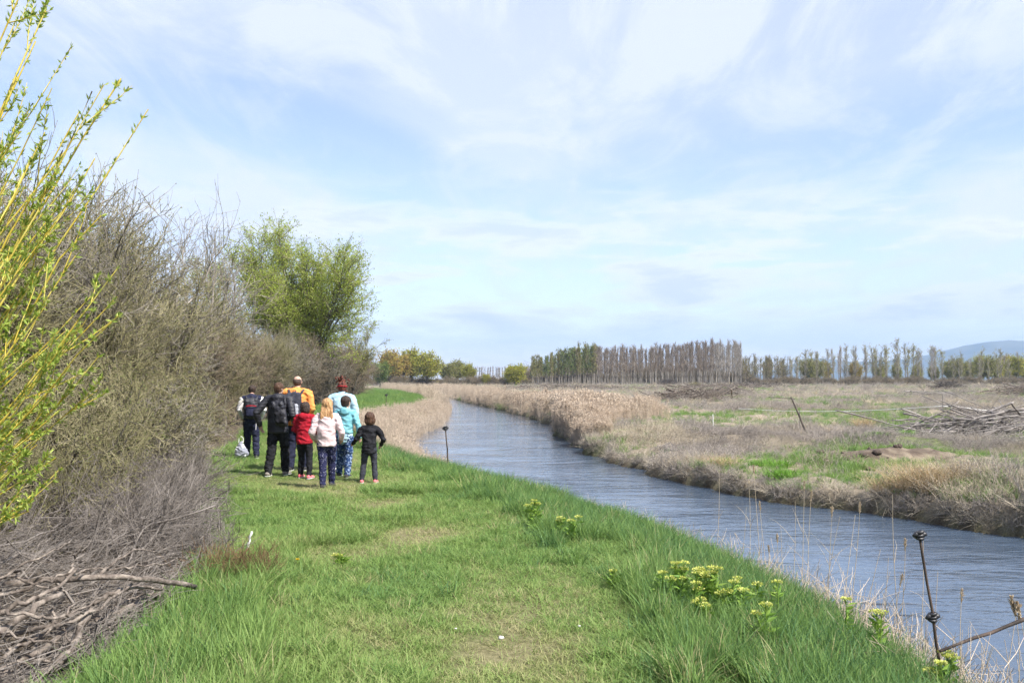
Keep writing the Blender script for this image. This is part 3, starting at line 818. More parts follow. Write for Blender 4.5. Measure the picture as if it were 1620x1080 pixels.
# pale forked trunk leaning in front of the hedge
def forked_tree():
    r = np.random.default_rng(77)
    b = np.array([-9.9, 24.5, gz(-9.9, 24.5)])
    def limb(pts, r0, r1, k=9):
        pts = np.array(pts, float); t = np.linspace(0, len(pts) - 1, k)
        P = np.stack([np.interp(t, np.arange(len(pts)), pts[:, j]) for j in range(3)], -1)
        P[1:-1] += r.normal(0, 0.04, (k - 2, 3)); return P, np.linspace(r0, r1, k)
    e = empty('forked_willow', b)
    L = [((0, 0, -0.1), (0.15, 0.1, 1.3), (0.45, 0.0, 2.6), (0.62, 0, 3.6), 0.085, 0.045), ((0.40, 0, 2.4), (0.75, -.1, 3.4), (1.4, 0, 4.5), (1.9, .1, 5.4), 0.05, 0.015),
         ((0.62, 0, 3.5), (0.55, .2, 4.2), (0.75, 0, 4.8), (0.7, .2, 5.3), 0.035, 0.01), ((0.2, 0, 1.6), (0.9, .3, 2.6), (1.6, .2, 3.2), (2.2, .3, 3.6), 0.04, 0.012),
         ((0, 0, 0.2), (-.4, .2, 1.6), (-.5, .1, 3.0), (-.3, 0, 4.6), 0.055, 0.015)]
    pl = []
    g = Geo()
    for l in L:
        P, Rr = limb(l[:4], l[4], l[5]); pl.append(P); g.add(*tubes(P[None], Rr[None], 7))
    obj('trunk', g.mesh('trunk', True), M['pale_bark'], e)
    bb, dd, t, pi = children_of(np.stack(pl), 14, 0.3, 1.0, 0.5, r)
    P1 = grow(bb, dd + [0, 0, 0.3], 1.3 * (0.5 + r.random(len(bb))), 5, 0.13, 0.05, r)
    g = Geo(); g.add(*tubes(P1, 0.011 * np.ones((len(bb), 1)) * np.linspace(1, 0.4, 5)[None], 3))
    bb, dd, t, pi = children_of(P1, 5, 0.1, 1.0, 0.6, r)
    P2 = grow(bb, dd, 0.45 * (0.5 + r.random(len(bb))), 3, 0.15, 0.04, r)
    g.add(*tubes(P2, 0.006 * np.ones((len(bb), 1)) * np.linspace(1, 0.5, 3)[None], 3))
    obj('crown', g.mesh('crown'), M['twig_grey'], e)
    tag(e, 'pale grey forked bare tree leaning right in front of the hedge', 'tree')
forked_tree()

# thin bare saplings rising above the hedge
SAP = shrub_meshes(430, 7.5, 0.8, 3, 13, 5, 1, 0.007, spread=0.12, low=0.35, up=0.06, leaf_n=1, leaf_len=0.05)
for i, (x, y, h, lab) in enumerate([(-9.9, 29, 7.3, 'thin leafless sapling rising above the hedge, nearest the tall shrubs'),
                                    (-10.2, 31, 6.7, 'thin leafless sapling rising above the hedge, nearest the green tree'),
                                    (-11.5, 31.5, 7.4, 'tallest thin leafless sapling standing farthest back in the hedge')]):
    plant('bare_sapling', SAP, (M['pale_bark'], M['twig_grey'], M['bud']), (x, y, gz(x, y)), i * 2.1, h / tall(SAP), lab, 'tree', 'thin saplings above the hedge')

# the green tree behind the hedge
def crown_tree(seed, H, Wd, trunk_h, n0, n1, n2, leaf_n, leaf_len, spread=0.55, tr=0.03, tw=0.02, droop=0.03):
    r = np.random.default_rng(seed)
    g = Geo()
    tk = np.array([[[0, 0, -0.2], [0.02 * H, 0, trunk_h * 0.5], [0.0, 0.02 * H, trunk_h * 1.05]]])
    g.add(*tubes(tk, np.array([[tr * H, tr * H * 0.8, tr * H * 0.7]]), 8))
    a = r.random(n0) * 6.283
    lean = spread * (0.15 + r.random(n0))
    base = np.stack([0 * a, 0 * a, trunk_h * (0.55 + 0.45 * r.random(n0))], -1)
    P0 = grow(base, np.stack([np.cos(a) * lean, np.sin(a) * lean, np.ones(n0)], -1), (H - trunk_h) * (0.62 + 0.4 * r.random(n0)) / (1 + 0.35 * lean ** 2), 7, 0.10, droop, r)
    g.add(*tubes(P0, tr * H * 0.42 * (0.6 + 0.5 * r.random(n0))[:, None] * np.linspace(1, 0.22, 7)[None], 5))
    b, dd, t, pi = children_of(P0, n1, 0.22, 1.0, 0.55, r)
    P1 = grow(b, dd, Wd * 0.28 * (1.2 - 0.7 * t) * (0.6 + 0.7 * r.random(len(b))), 5, 0.15, droop, r)
    g.add(*tubes(P1, tw * 1.6 * np.ones((len(b), 1)) * np.linspace(1, 0.4, 5)[None], 3))
    trunk = g.mesh('trunk')
    b, dd, t, pi = children_of(P1, n2, 0.1, 1.0, 0.6, r)
    P2 = grow(b, dd, Wd * 0.10 * (0.5 + 0.8 * r.random(len(b))), 3, 0.15, droop, r)
    g = Geo(); g.add(*tubes(P2, tw * np.ones((len(b), 1)) * np.linspace(1, 0.5, 3)[None], 3))
    twigs = g.mesh('twigs')
    crown = None
    if leaf_n:
        b, dd, t, pi = children_of(P2, leaf_n, 0.05, 1.0, 0.7, r)
        b = b + r.normal(0, leaf_len * 0.9, b.shape)
        g = Geo(); g.add(*leaves(b, dd + [0, 0, 0.2], leaf_len * (0.6 + 0.8 * r.random(len(b))), leaf_len * 0.5, r)); crown = g.mesh('crown')
    return trunk, twigs, crown
GT = crown_tree(500, 11.3, 9.5, 2.0, 32, 16, 9, 15, 0.115, spread=0.66, tr=0.016, tw=0.012)
plant('willow_tree', GT, (M['stem'], M['twig_olive'], M['leaf_young']), (-13.3, 57, 0), 0.4, 11.5 / tall(GT), 'tall fresh green willow tree rising behind the brown hedge', 'tree', part_names=('trunk', 'twigs', 'crown'))
GT2 = crown_tree(501, 9.0, 6.0, 1.5, 14, 13, 8, 9, 0.11, spread=0.40, tr=0.016, tw=0.012)
plant('willow_tree', GT2, (M['stem'], M['twig_olive'], M['leaf_young']), (-17.6, 52, 0), 1.0, 9.0 / tall(GT2), 'sparse pale green willow half hidden left of the tall green tree', 'tree', part_names=('trunk', 'twigs', 'crown'))
plant('willow_tree', GT2, (M['stem'], M['twig_olive'], M['leaf_olive']), (-14.3, 80, 0), 2.0, 6.6 / tall(GT2), 'olive green willow at the far end of the hedge', 'tree', part_names=('trunk', 'twigs', 'crown'))

# distant trees
FT = [crown_tree(510 + i, 9.0, 9.0, 1.6, 18, 12, 7, 3, 0.55, spread=0.75 - 0.1 * i, tr=0.02, tw=0.03) for i in range(3)]
FB = crown_tree(515, 6.5, 8.4, 0.7, 26, 12, 7, 5, 0.45, spread=1.0, tr=0.02, tw=0.03)
far = [  # px, distance, height, variant, leaf, label
    (601, 215, 5.2, 1, 'leaf_dark', 'small dark green rounded tree at the end of the hedge'),
    (617, 262, 8.6, 0, 'leaf_orange', 'ochre yellow willow beside the small dark tree'),
    (634, 270, 8.4, 1, 'leaf_orange', 'second ochre willow in the far tree group'),
    (651, 275, 8.8, 2, 'leaf_yellow', 'yellow green willow in the middle of the far tree group'),
    (676, 262, 8.2, 0, 'leaf_yellow', 'spreading yellow green willow with an open forked crown'),
    (708, 300, 6.6, 1, 'leaf_olive', 'pale olive tree left of the bright bushes'),
    (724, 310, 7.0, 0, 'leaf_olive', 'pale olive tree behind the bright bushes'),
    (741, 290, 5.4, 2, 'leaf_yellow', 'bright yellow green bush tree before the far brown plantation'),
    (768, 270, 3.0, 1, 'leaf_yellow', 'little bright bush left of the round tree')]
for i, (px, Y, h, v, lf, lab) in enumerate(far):
    x = (px - 810) / FPX * Y
    plant('distant_willow', FT[v], (M['stem'], M['twig_brown'], M[lf]), (x, Y, 0.0), i * 1.9, h / 7.6, lab, 'tree', 'willows beyond the river bend', ('trunk', 'twigs', 'crown'))
plant('round_willow', FB, (M['stem'], M['twig_olive'], M['leaf_yellow']), ((814 - 810) / FPX * 262, 262, 0), 0.3, 0.93, 'round bright yellow green willow standing alone before the poplars', 'tree', part_names=('trunk', 'twigs', 'crown'))

# poplars
def poplar_meshes(seed, H, bare_h, width, nb, nt, tw, leaf=0, leaf_len=0.35):
    r = np.random.default_rng(seed)
    k = 7
    P = grow(np.array([[0, 0, -0.2]]), np.array([[r.normal(0, 0.02), r.normal(0, 0.02), 1.0]]), np.array([H * 0.97]), k, 0.012, 0.02, r)
    g = Geo(); g.add(*tubes(P, np.linspace(0.145, 0.03, k)[None], 6)); trunk = g.mesh('trunk')
    b, dd, t, pi = children_of(P, nb, bare_h / H, 0.98, 0.35, r)
    P1 = grow(b, dd + [0, 0, 0.15], width * (1.25 - 0.75 * (t - bare_h / H) / (1 - bare_h / H)) * (0.6 + 0.7 * r.random(nb)), 5, 0.10, 0.10, r)
    g = Geo(); g.add(*tubes(P1, 0.035 * np.ones((nb, 1)) * np.linspace(1, 0.5, 5)[None], 3))
    b, dd, t, pi = children_of(P1, nt, 0.1, 1.0, 0.4, r)
    P2 = grow(b, dd + [0, 0, 0.2], width * 0.42 * (0.5 + 0.8 * r.random(len(b))), 3, 0.10, 0.06, r)
    g.add(*tubes(P2, tw * np.ones((len(b), 1)) * np.linspace(1, 0.6, 3)[None], 3))
    crown = g.mesh('crown'); lv = None
    if leaf:
        b, dd, t, pi = children_of(P2, leaf, 0.1, 1.0, 0.8, r)
        g = Geo(); g.add(*leaves(b, dd, leaf_len * (0.6 + 0.8 * r.random(len(b))), leaf_len * 0.6, r)); lv = g.mesh('leaves')
    return trunk, crown, lv
M['poplar_trunk'] = bark('poplar_bark', (0.13, 0.115, 0.10), (0.34, 0.31, 0.275), 2)
M['poplar_twig'] = mat_noise('poplar_twig', (0.19, 0.15, 0.12), (0.33, 0.27, 0.215), scale=0.5)
M['poplar_twig_pale'] = mat_noise('poplar_twig_pale', (0.27, 0.24, 0.21), (0.42, 0.38, 0.335), scale=0.5)
POP = [poplar_meshes(600 + i, 14.0, 4.0, 1.8, 50, 9, 0.018) for i in range(4)]
POPG = [poplar_meshes(610 + i, 13.0, 3.5, 1.9, 46, 7, 0.020, 2, 0.36) for i in range(3)]
POPS = [poplar_meshes(620 + i, 14.0, 2.5, 2.9, 34, 8, 0.02, 1, 0.34) for i in range(3)]
pn = ('trunk', 'crown', 'leaves')
def ph(px):   # height of the plantation seen along the row
    return np.interp(px, [835, 860, 900, 940, 960, 1040, 1120, 1180], [8.5, 9.5, 11.5, 13.5, 12.0, 12.8, 14.2, 14.6])
cnt = 0
for row in range(7):
    Y = 276 + row * 6.5
    nrow = 41
    for j in range(nrow):
        px = 842 + (1176 - 842) * (j + 0.5 * (row % 2) + rng.normal(0, 0.22)) / nrow
        x = (px - 810) / FPX * Y; h = float(ph(px)) * (0.86 + 0.20 * rng.random())
        if rng.random() < 0.08: continue
        green = px < 945 and rng.random() < 0.9
        if green:
            plant('green_poplar', POPG[(j * 7 + row) % 3], (M['poplar_trunk'], M['poplar_twig'], M['leaf_dark'] if rng.random() < .4 else M['leaf_olive']), (x, Y + rng.normal(0, .3), 0.02), rng.random() * 6.28, h / 13.0,
                  'young poplar in green leaf at the left end of the plantation', 'tree', 'leafing poplars of the plantation', pn)
        else:
            plant('bare_poplar', POP[(j * 5 + row * 3) % 4], (M['poplar_trunk'], M['poplar_twig_pale' if px > 1130 else 'poplar_twig'], None), (x, Y + rng.normal(0, .3), 0.02), rng.random() * 6.28, h / 14.0,
                  'straight bare poplar in the dense plantation row', 'tree', 'bare poplars of the plantation', pn)
# brown plantation far behind, left of the round tree
for j in range(46):
    px = 748 + 96 * (j % 23 + rng.random()) / 23; Y = 520 + 12 * (j // 23)
    plant('far_poplar', POP[j % 4], (M['poplar_trunk'], M['poplar_twig'], None), ((px - 810) / FPX * Y, Y, 0), rng.random() * 6.28, 9.3 / 14 * (0.93 + 0.14 * rng.random()),
          'small far poplar in the brown belt behind the round tree', 'tree', 'far brown belt of poplars', pn)
# brown thicket right of the plantation
for j in range(60):
    px = 1166 + 80 * rng.random(); Y = 300 + 40 * rng.random()
    plant('brown_poplar', POPS[j % 3], (M['poplar_trunk'], M['poplar_twig'], M['leaf_olive']), ((px - 810) / FPX * Y, Y, 0.0), rng.random() * 6.28, (6.5 + 3.6 * rng.random()) / 14,
          'short tawny poplar in the thicket right of the tall plantation', 'tree', 'tawny thicket beside the plantation', pn)
# loose rows on the right
for j in range(78):
    px = 1240 + 400 * (j + rng.normal(0, 1.5)) / 78; Y = 300 + 30 * rng.random()
    top = np.interp(px, [1240, 1290, 1330, 1470, 1500, 1640], [8.5, 11, 13.0, 13.8, 10.5, 10.5])
    plant('slender_poplar', POPS[j % 3] if rng.random() < 0.75 else POP[j % 4], (M['poplar_trunk'], M['poplar_twig_pale'], M['leaf_olive' if rng.random() < .5 else 'leaf_yellow']), ((px - 810) / FPX * Y, Y, 0.0), rng.random() * 6.28,
          top * (0.72 + 0.42 * rng.random()) / 14, 'slender half bare poplar in the loose row below the hills', 'tree', 'loose row of slender poplars', pn)
ylw = [(1276, 8.0, 'leaf_olive'), (1292, 8.4, 'leaf_olive'), (1306, 7.2, 'leaf_orange'), (1352, 7.0, 'leaf_orange'), (1391, 6.5, 'leaf_yellow'), (1418, 6.6, 'leaf_olive'), (1450, 6.0, 'leaf_yellow'), (1478, 6.2, 'leaf_olive'),
       (1500, 7.6, 'leaf_olive'), (1516, 8.2, 'leaf_olive'), (1532, 7.8, 'leaf_olive'), (1549, 9.3, 'leaf_yellow'), (1563, 9.0, 'leaf_olive'), (1577, 8.6, 'leaf_yellow'), (1592, 9.4, 'leaf_orange'), (1606, 9.0, 'leaf_yellow'), (1619, 9.3, 'leaf_olive'), (1634, 9.0, 'leaf_yellow')]
nm = {'leaf_olive': 'olive green', 'leaf_yellow': 'yellow green', 'leaf_orange': 'ochre'}
for i, (px, h, lf) in enumerate(ylw):
    Y = 318 + 14 * (i % 3)
    plant('field_willow', FT[i % 3], (M['stem'], M['twig_brown'], M[lf]), ((px - 810) / FPX * Y, Y, 0), i * 2.3, h / 8.6 * 0.85, '%s bushy tree among the slender poplars below the hills' % nm[lf], 'tree',
          '%s trees below the hills' % nm[lf], ('trunk', 'twigs', 'crown'), sz=h / 8.6 * 1.06)
# low scrub along the feet of the far trees
for i in range(190):
    px = 590 + 1040 * rng.random(); Y = 255 + 60 * rng.random()
    if 830 < px < 1180: Y = 326 + 6 * rng.random()
    plant('scrub_bush', LOWS[i % 2], (M['stem'], M['twig_brown'], M['bud']), ((px - 810) / FPX * Y, Y, 0), rng.random() * 6, (1.0 + 1.0 * rng.random()) * (2.6 if 830 < px < 1180 else 1.0), 'small brown scrub bush at the foot of the far tree belt', 'shrub', 'scrub along the far tree belt')
plant('scrub_bush', LOWS[0], (M['stem'], M['twig_olive'], M['bud']), ((1099 - 810) / FPX * 180, 180, 0), 1, 0.85, 'lone rounded olive bush before the bare poplars', 'shrub')

# yellow-stemmed willow close by on the left
def near_willow():
    r = np.random.default_rng(901)
    b0 = np.array([-4.75, 5.5, -0.1])
    e = empty('yellow_willow', b0)
    tips = [(28, -30, 5.2), (62, 18, 5.4), (12, 20, 5.6), (105, 60, 6.2), (150, 118, 5.6), (184, 132, 5.8), (225, 170, 5.6), (132, 130, 5.2), (112, 172, 5.3), (72, 135, 5.0), (50, 60, 5.9), (90, 240, 5.2), (40, 160, 5.5),
            (186, 425, 5.3), (156, 347, 5.4), (182, 500, 5.0), (163, 560, 5.2), (100, 640, 4.9), (140, 470, 5.7), (115, 420, 5.3), (80, 360, 5.0), (128, 520, 5.5), (60, 560, 5.0), (52, 810, 4.9), (95, 720, 5.0), (178, 470, 5.8),
            (30, 300, 5.3), (60, 430, 5.6), (20, 480, 5.0), (150, 610, 5.3), (75, 480, 5.2), (118, 575, 5.6), (45, 250, 5.8), (10, 120, 5.4), (5, 380, 5.5), (-30, 60, 5.3), (-80, 0, 5.5), (-120, 150, 5.8), (-60, 300, 5.2), (-150, -60, 5.6), (-40, 600, 5.2), (-220, 60, 6.0),
            (25, 660, 5.1), (70, 690, 5.4), (10, 560, 5.4), (40, 740, 5.2), (100, 300, 5.7), (20, 200, 5.1), (140, 260, 5.5), (62, 205, 5.7), (35, 385, 5.1), (95, 545, 5.0)]
    k = 10; P = []; R0 = []
    for px, py, Y in tips:
        tp = at(px + r.normal(0, 4), py + r.normal(0, 6), Y) - b0
        st = np.array([r.normal(0, 0.16), r.normal(0, 0.16), 0.05 + 0.25 * r.random()])
        t = np.linspace(0, 1, k)[:, None]
        ln = np.linalg.norm(tp - st)
        side = np.array([tp[0] * 0.03, 0, -0.015 * ln]) * (0.5 + 0.7 * r.random())
        Q = st + (tp - st) * t + side * (4 * t * (1 - t)) + 0 * t
        Q[1:-1] += r.normal(0, 0.014, (k - 2, 3)); P.append(Q); R0.append(0.0060 + 0.0028 * ln * (0.6 + 0.6 * r.random()))
    P = np.stack(P); R0 = np.array(R0)
    g = Geo(); g.add(*tubes(P, R0[:, None] * np.linspace(1, 0.22, k)[None], 6))
    # side shoots
    b, dd, t, pi = children_of(P, 5, 0.36, 0.97, 0.26, r)
    L1 = (0.25 + 0.75 * r.random(len(b))) * (1.15 - 0.8 * t) * 1.15
    Q = grow(b, dd + [0.02, 0, 0.12], L1, 6, 0.045, 0.05, r)
    g.add(*tubes(Q, 0.0042 * np.ones((len(b), 1)) * np.linspace(1, 0.4, 6)[None], 4))
    obj('trunk', g.mesh('trunk', True), M['yellow_stem'], e)
    g = Geo()
    for PP, m, lo in ((P, 46, 0.33), (Q, 17, 0.08)):
        b, dd, t, pi = children_of(PP, m, lo, 1.0, 0.55, r)
        # leaves stand in little rosettes of three
        for q in range(3):
            d2 = nrm(dd + r.normal(0, 0.45, dd.shape) + [0, 0, 0.12])
            g.add(*leaves(b, d2, 0.028 + 0.028 * r.random(len(b)), 0.009 + 0.006 * r.random(len(b)), r))
    obj('leaves', g.mesh('leaves'), M['leaf_near'], e)
    tag(e, 'young willow with yellow stems and fresh narrow leaves at the left edge', 'tree')
near_willow()
# ------------------------------------------------------------------ brush piles
M['dead_wood'] = mat_noise('dead_wood', (0.075, 0.06, 0.048), (0.29, 0.245, 0.205), scale=16.0, stretch=(1, 1, 1), bump=0.7, c2=(0.16, 0.132, 0.112))
M['dead_twig'] = mat_noise('dead_twig', (0.09, 0.077, 0.066), (0.27, 0.237, 0.21), scale=3.5)
M['silver_wood'] = mat_noise('silver_wood', (0.13, 0.115, 0.105), (0.36, 0.325, 0.30), scale=2.0, bump=0.4)
M['dark_wood'] = mat_noise('dark_wood', (0.05, 0.043, 0.038), (0.16, 0.135, 0.115), scale=3.0)

def log_mesh(pts, r0, r1, k=11, sides=8, seed=0, wob=0.012, name='branch'):
    r = np.random.default_rng(seed)
    pts = np.array(pts, float); s = np.linspace(0, len(pts) - 1, k)
    # smooth interpolation
    idx = np.arange(len(pts))
    P = np.stack([np.interp(s, idx, pts[:, j]) for j in range(3)], -1)
    for _ in range(2): P[1:-1] = 0.25 * P[:-2] + 0.5 * P[1:-1] + 0.25 * P[2:]
    P[1:-1] += r.normal(0, wob, (k - 2, 3))
    Rr = np.linspace(r0, r1, k) * (1 + r.normal(0, 0.07, k))
    g = Geo(); g.add(*tubes(P[None], Rr[None], sides, cap=True)); return g.mesh(name, True)

def near_pile():
    r = np.random.default_rng(1001)
    e = empty('brush_pile', (-3.3, 6.6, 0.0)); c = np.array([-3.3, 6.6, 0.0])
    def g_at(px, py, z):      # point at height z on the sight line
        Y = (EYE - z) * FPX / (py - HORIZON); return np.array([(px - 810) / FPX * Y, Y, z]) - c
    logs = [  # (px, py, height) along each big limb, thickness
        ([(-60, 935, .34), (60, 912, .40), (160, 908, .42), (240, 910, .36), (315, 924, .16)], .030, .024),
        ([(10, 1065, .04), (60, 1030, .12), (110, 1000, .18), (150, 962, .26)], .030, .020),
        ([(60, 1078, .03), (95, 1048, .08), (125, 1020, .12), (140, 985, .20), (152, 958, .28)], .042, .024),
        ([(-30, 1010, .22), (20, 985, .30), (60, 960, .36), (105, 935, .40)], .040, .022),
        ([(-20, 975, .32), (40, 950, .38), (90, 930, .42), (130, 895, .50)], .026, .014),
        ([(155, 950, .26), (190, 930, .30), (225, 920, .30), (262, 928, .20)], .026, .015),
        ([(160, 975, .14), (215, 955, .14), (262, 935, .12)], .026, .030),
        ([(0, 1000, .20), (60, 990, .24), (120, 980, .26), (180, 945, .30), (215, 920, .32)], .020, .012),
        ([(20, 960, .40), (80, 975, .34), (140, 965, .30)], .016, .011),
        ([(115, 1045, .05), (85, 1038, .10), (30, 1045, .14), (-20, 1050, .16)], .013, .009),
        ([(115, 910, .42), (125, 880, .52), (135, 862, .60)], .016, .006),
        ([(165, 905, .40), (195, 880, .46), (222, 862, .50), (262, 872, .40)], .015, .006),
        ([(-40, 900, .50), (30, 910, .46), (110, 930, .38)], .014, .009), ([(-30, 1060, .10), (30, 1020, .18), (90, 990, .24), (128, 950, .32)], .018, .010), ([(0, 1040, .12), (70, 1005, .2), (120, 965, .3), (170, 940, .32)], .015, .009),
        ([(-20, 950, .40), (50, 925, .45), (110, 905, .48), (165, 890, .46)], .017, .009), ([(-30, 930, .44), (40, 890, .55), (90, 870, .6), (120, 850, .62)], .013, .006), ([(180, 960, .16), (225, 940, .18), (285, 915, .2)], .014, .009), ([(40, 1075, .05), (80, 1060, .08), (140, 1010, .12), (200, 975, .12)], .013, .008),
        ([(-20, 990, .3), (40, 1000, .26), (105, 1010, .2)], .012, .008), ([(150, 900, .42), (230, 890, .4), (300, 880, .3)], .011, .006), ([(90, 960, .3), (110, 1000, .2), (150, 1030, .06)], .012, .007)]
    for i, (pl, r0, r1) in enumerate(logs):
        P = [g_at(*q) for q in pl]
        obj('branch', log_mesh(P, r0 * .72, r1 * .68, 14, 8, i, 0.010), M['dead_wood'], e)
    # the mass of smaller sticks lying over a low heap
    def heap(x, y): return 0.34 * sstep(0.0, 1.0, (-2.45 - x) / 1.0) * (0.6 + 0.8 * fbm(x * 0.9, y * 0.9, 3, 131)) * sstep(3.0, 5.0, y)
    n = 1950
    y = 3.9 + 7.0 * r.random(n) ** 1.1; x = np.interp(y, _yt, _E) + 0.0 - 2.9 * r.random(n) ** 1.5
    z = heap(x, y) * r.random(n) ** 0.5 + 0.01
    a = r.normal(0.9, 0.75, n)      # mostly lying from lower left to upper right
    d = np.stack([np.cos(a), np.sin(a), r.normal(0.05, 0.16, n)], -1)
    P = grow(np.stack([x, y, z], -1) - d * 0.4, d, 0.3 + 0.8 * r.random(n), 6, 0.17, 0.0, r)
    P[..., 2] = np.maximum(P[..., 2], 0.0)
    lim = np.interp(P[..., 1], _yt, _E) + 0.02 + 0.10 * r.random((n, 1)); over = np.maximum(P[..., 0] - lim, 0); P[..., 0] -= over * 0.93; P[..., 2] = np.maximum(P[..., 2] - over * 0.2, 0.0)
    rr = np.where(r.random(n) < 0.10, 0.011, 0.0038) * (0.6 + 0.8 * r.random(n))
    g = Geo(); g.add(*tubes(P - c, rr[:, None] * np.linspace(1, 0.45, 6)[None], 3))
    b, dd, t, pi = children_of(P, 4, 0.1, 1.0, 0.6, r)
    Q = grow(b, dd, 0.22 * (0.4 + r.random(len(b))), 3, 0.18, 0.02, r)
    g.add(*tubes(Q - c, 0.0022 * np.ones((len(b), 1)) * np.linspace(1, 0.5, 3)[None], 3))
    o = obj('small_sticks', g.mesh('small_sticks'), M['dead_twig'], e); o['kind'] = 'stuff'
    tag(e, 'heap of cut grey branches and sticks at the lower left', 'brush pile')
    # lilac-grey upright twigs behind the heap
    e2 = empty('dead_brush', (-4.0, 10.5, 0)); c2 = np.array([-4.0, 10.5, 0])
    n = 1500
    y = 8.2 + 6.5 * r.random(n); x = np.interp(y, _yt, _E) - 0.35 - 1.4 * r.random(n)
    d = np.stack([r.normal(-0.1, 0.55, n), r.normal(0, 0.6, n), 0.25 + 0.6 * r.random(n)], -1)
    P = grow(np.stack([x, y, height(x, y) + 0.25 * r.random(n)], -1), d, 0.35 + 0.5 * r.random(n), 5, 0.16, -0.02, r)
    P[..., 2] = np.maximum(P[..., 2], 0.0)
    g = Geo(); g.add(*tubes(P - c2, 0.0045 * np.ones((n, 1)) * np.linspace(1, 0.45, 5)[None], 3))
    b, dd, t, pi = children_of(P, 5, 0.1, 1.0, 0.65, r)
    Q = grow(b, dd, 0.22 * (0.4 + r.random(len(b))), 3, 0.18, 0.03, r)
    g.add(*tubes(Q - c2, 0.0028 * np.ones((len(b), 1)) * np.linspace(1, 0.5, 3)[None], 3))
    o = obj('dead_twigs', g.mesh('dead_twigs'), M['dead_twig'], e2); o['kind'] = 'stuff'
    tag(e2, 'lilac grey mat of dead twigs behind the branch heap', 'dead brush')
near_pile()

def stick_pile(name, cx, cy, length, depth, h, n_log, n_twig, seed, mat, label, rot=0.0, twig_r=0.008, log_r=(0.02, 0.05), parts=True):
    """a windrow of cut branches: every big one is a part, the small ones one mass"""
    r = np.random.default_rng(seed)
    z0 = gz(cx, cy)
    e = empty(name, (cx, cy, z0), rot)
    def prof(u): return np.clip(1 - (2 * u / length) ** 2, 0, 1) ** 0.6 * h
    cache = []
    g0 = Geo()
    for i in range(n_log):
        u = length * 0.5 * r.normal(0, 0.42); u = max(-length * .48, min(length * .48, u)); v = depth * 0.5 * r.normal(0, 0.5)
        z = float(prof(u)) * (0.15 + 0.85 * r.random()) * max(0.2, 1 - abs(v) / depth)
        a = r.normal(0.15, 0.45); ln = (0.5 + 0.9 * r.random()) * min(length * 0.42, 2.6)
        dz = r.normal(0.05, 0.16)
        p0 = np.array([u - math.cos(a) * ln / 2, v - math.sin(a) * ln / 2, max(0.02, z - dz * ln)]); p2 = np.array([u + math.cos(a) * ln / 2, v + math.sin(a) * ln / 2, max(0.03, z + dz * ln * .6)])
        p1 = (p0 + p2) / 2 + r.normal(0, 0.07, 3); p1[2] = max(p1[2], 0.03)
        rr = log_r[0] + (log_r[1] - log_r[0]) * r.random() ** 1.5
        if parts: obj('branch', log_mesh([p0, p1, p2], rr, rr * 0.45, 7, 6, i + seed), mat, e)
        else:
            P = np.array([[p0, p1, p2]]); g0.add(*tubes(P, np.array([[rr, rr * .8, rr * .5]]), 5))
    if not parts: obj('branches', g0.mesh('branches'), mat, e)['kind'] = 'stuff'
    if n_twig:
        u = np.clip(length * 0.5 * r.normal(0, 0.45, n_twig), -length * .5, length * .5); v = depth * 0.5 * r.normal(0, 0.5, n_twig)
        z = prof(u) * r.random(n_twig) * np.maximum(0.15, 1 - np.abs(v) / depth) + 0.02
        a = r.normal(0.1, 0.7, n_twig); d = np.stack([np.cos(a), np.sin(a), r.normal(0.08, 0.3, n_twig)], -1)
        P = grow(np.stack([u, v, z], -1), d, (0.35 + 0.8 * r.random(n_twig)) * min(1.0, length / 4 + .3), 5, 0.14, 0, r)
        P[..., 2] = np.maximum(P[..., 2], 0.01)
        g = Geo(); g.add(*tubes(P, twig_r * np.ones((n_twig, 1)) * np.linspace(1, .45, 5)[None], 3))
        obj('small_sticks', g.mesh('small_sticks'), mat, e)['kind'] = 'stuff'
    return tag(e, label, 'brush pile')
bp = stick_pile('branch_pile', 15.6, 28.6, 7.6, 2.4, 0.85, 150, 900, 1100, M['silver_wood'], 'large pile of bleached cut branches beside the thin wire post', 0.05, 0.007, (0.014, 0.036))
r_ = np.random.default_rng(5)
for pl, r0, r1 in [([(-.4, -.4, .75), (.9, -.2, .85), (2.2, -.1, 1.05), (3.6, 0, 1.02)], .055, .03), ([(.55, -.4, .7), (.2, -.5, 1.05)], .03, .02), ([(-.5, -.3, .75), (0.35, -.4, 1.08)], .045, .035),
                   ([(-2.3, -.7, .05), (-1.7, -.6, .35), (-.9, -.6, .62), (-.1, -.6, .80)], .04, .03), ([(2.2, .2, .6), (1.9, .2, 1.3), (1.5, .3, 1.8)], .03, .008), ([(2.5, .2, .6), (2.4, .1, 1.2), (2.75, .1, 1.7)], .03, .008),
                   ([(2.1, .1, 1.1), (2.5, .1, 1.45), (2.9, 0, 1.55)], .014, .006), ([(1.2, -1.0, .1), (2.2, -.9, .5), (3.2, -.6, .65)], .05, .04), ([(-1.4, -1.0, .05), (.2, -.95, .4), (1.5, -.8, .42)], .045, .035)]:
    obj('branch', log_mesh(pl, r0, r1, 9, 7, int(r0 * 999)), M['silver_wood'] if r0 > .03 else M['dark_wood'], bp)
stick_pile('branch_pile', 14.6, 72, 8.0, 4.0, 1.25, 60, 900, 1110, M['dead_wood'], 'wide low pile of dark branches behind the tan reed bed', 0.0, 0.014, (0.03, 0.07))
stick_pile('branch_pile', 24.5, 100, 6.5, 3.0, 0.95, 30, 400, 1111, M['dead_wood'], 'grey branch pile right behind the wide low pile', 0.1, 0.016, (0.03, 0.06))
stick_pile('branch_pile', 10.0, 150, 30.0, 4.0, 0.8, 60, 900, 1112, M['dead_wood'], 'long windrow of dead branches before the green poplars', 0.0, 0.022, (0.05, 0.09), parts=False)
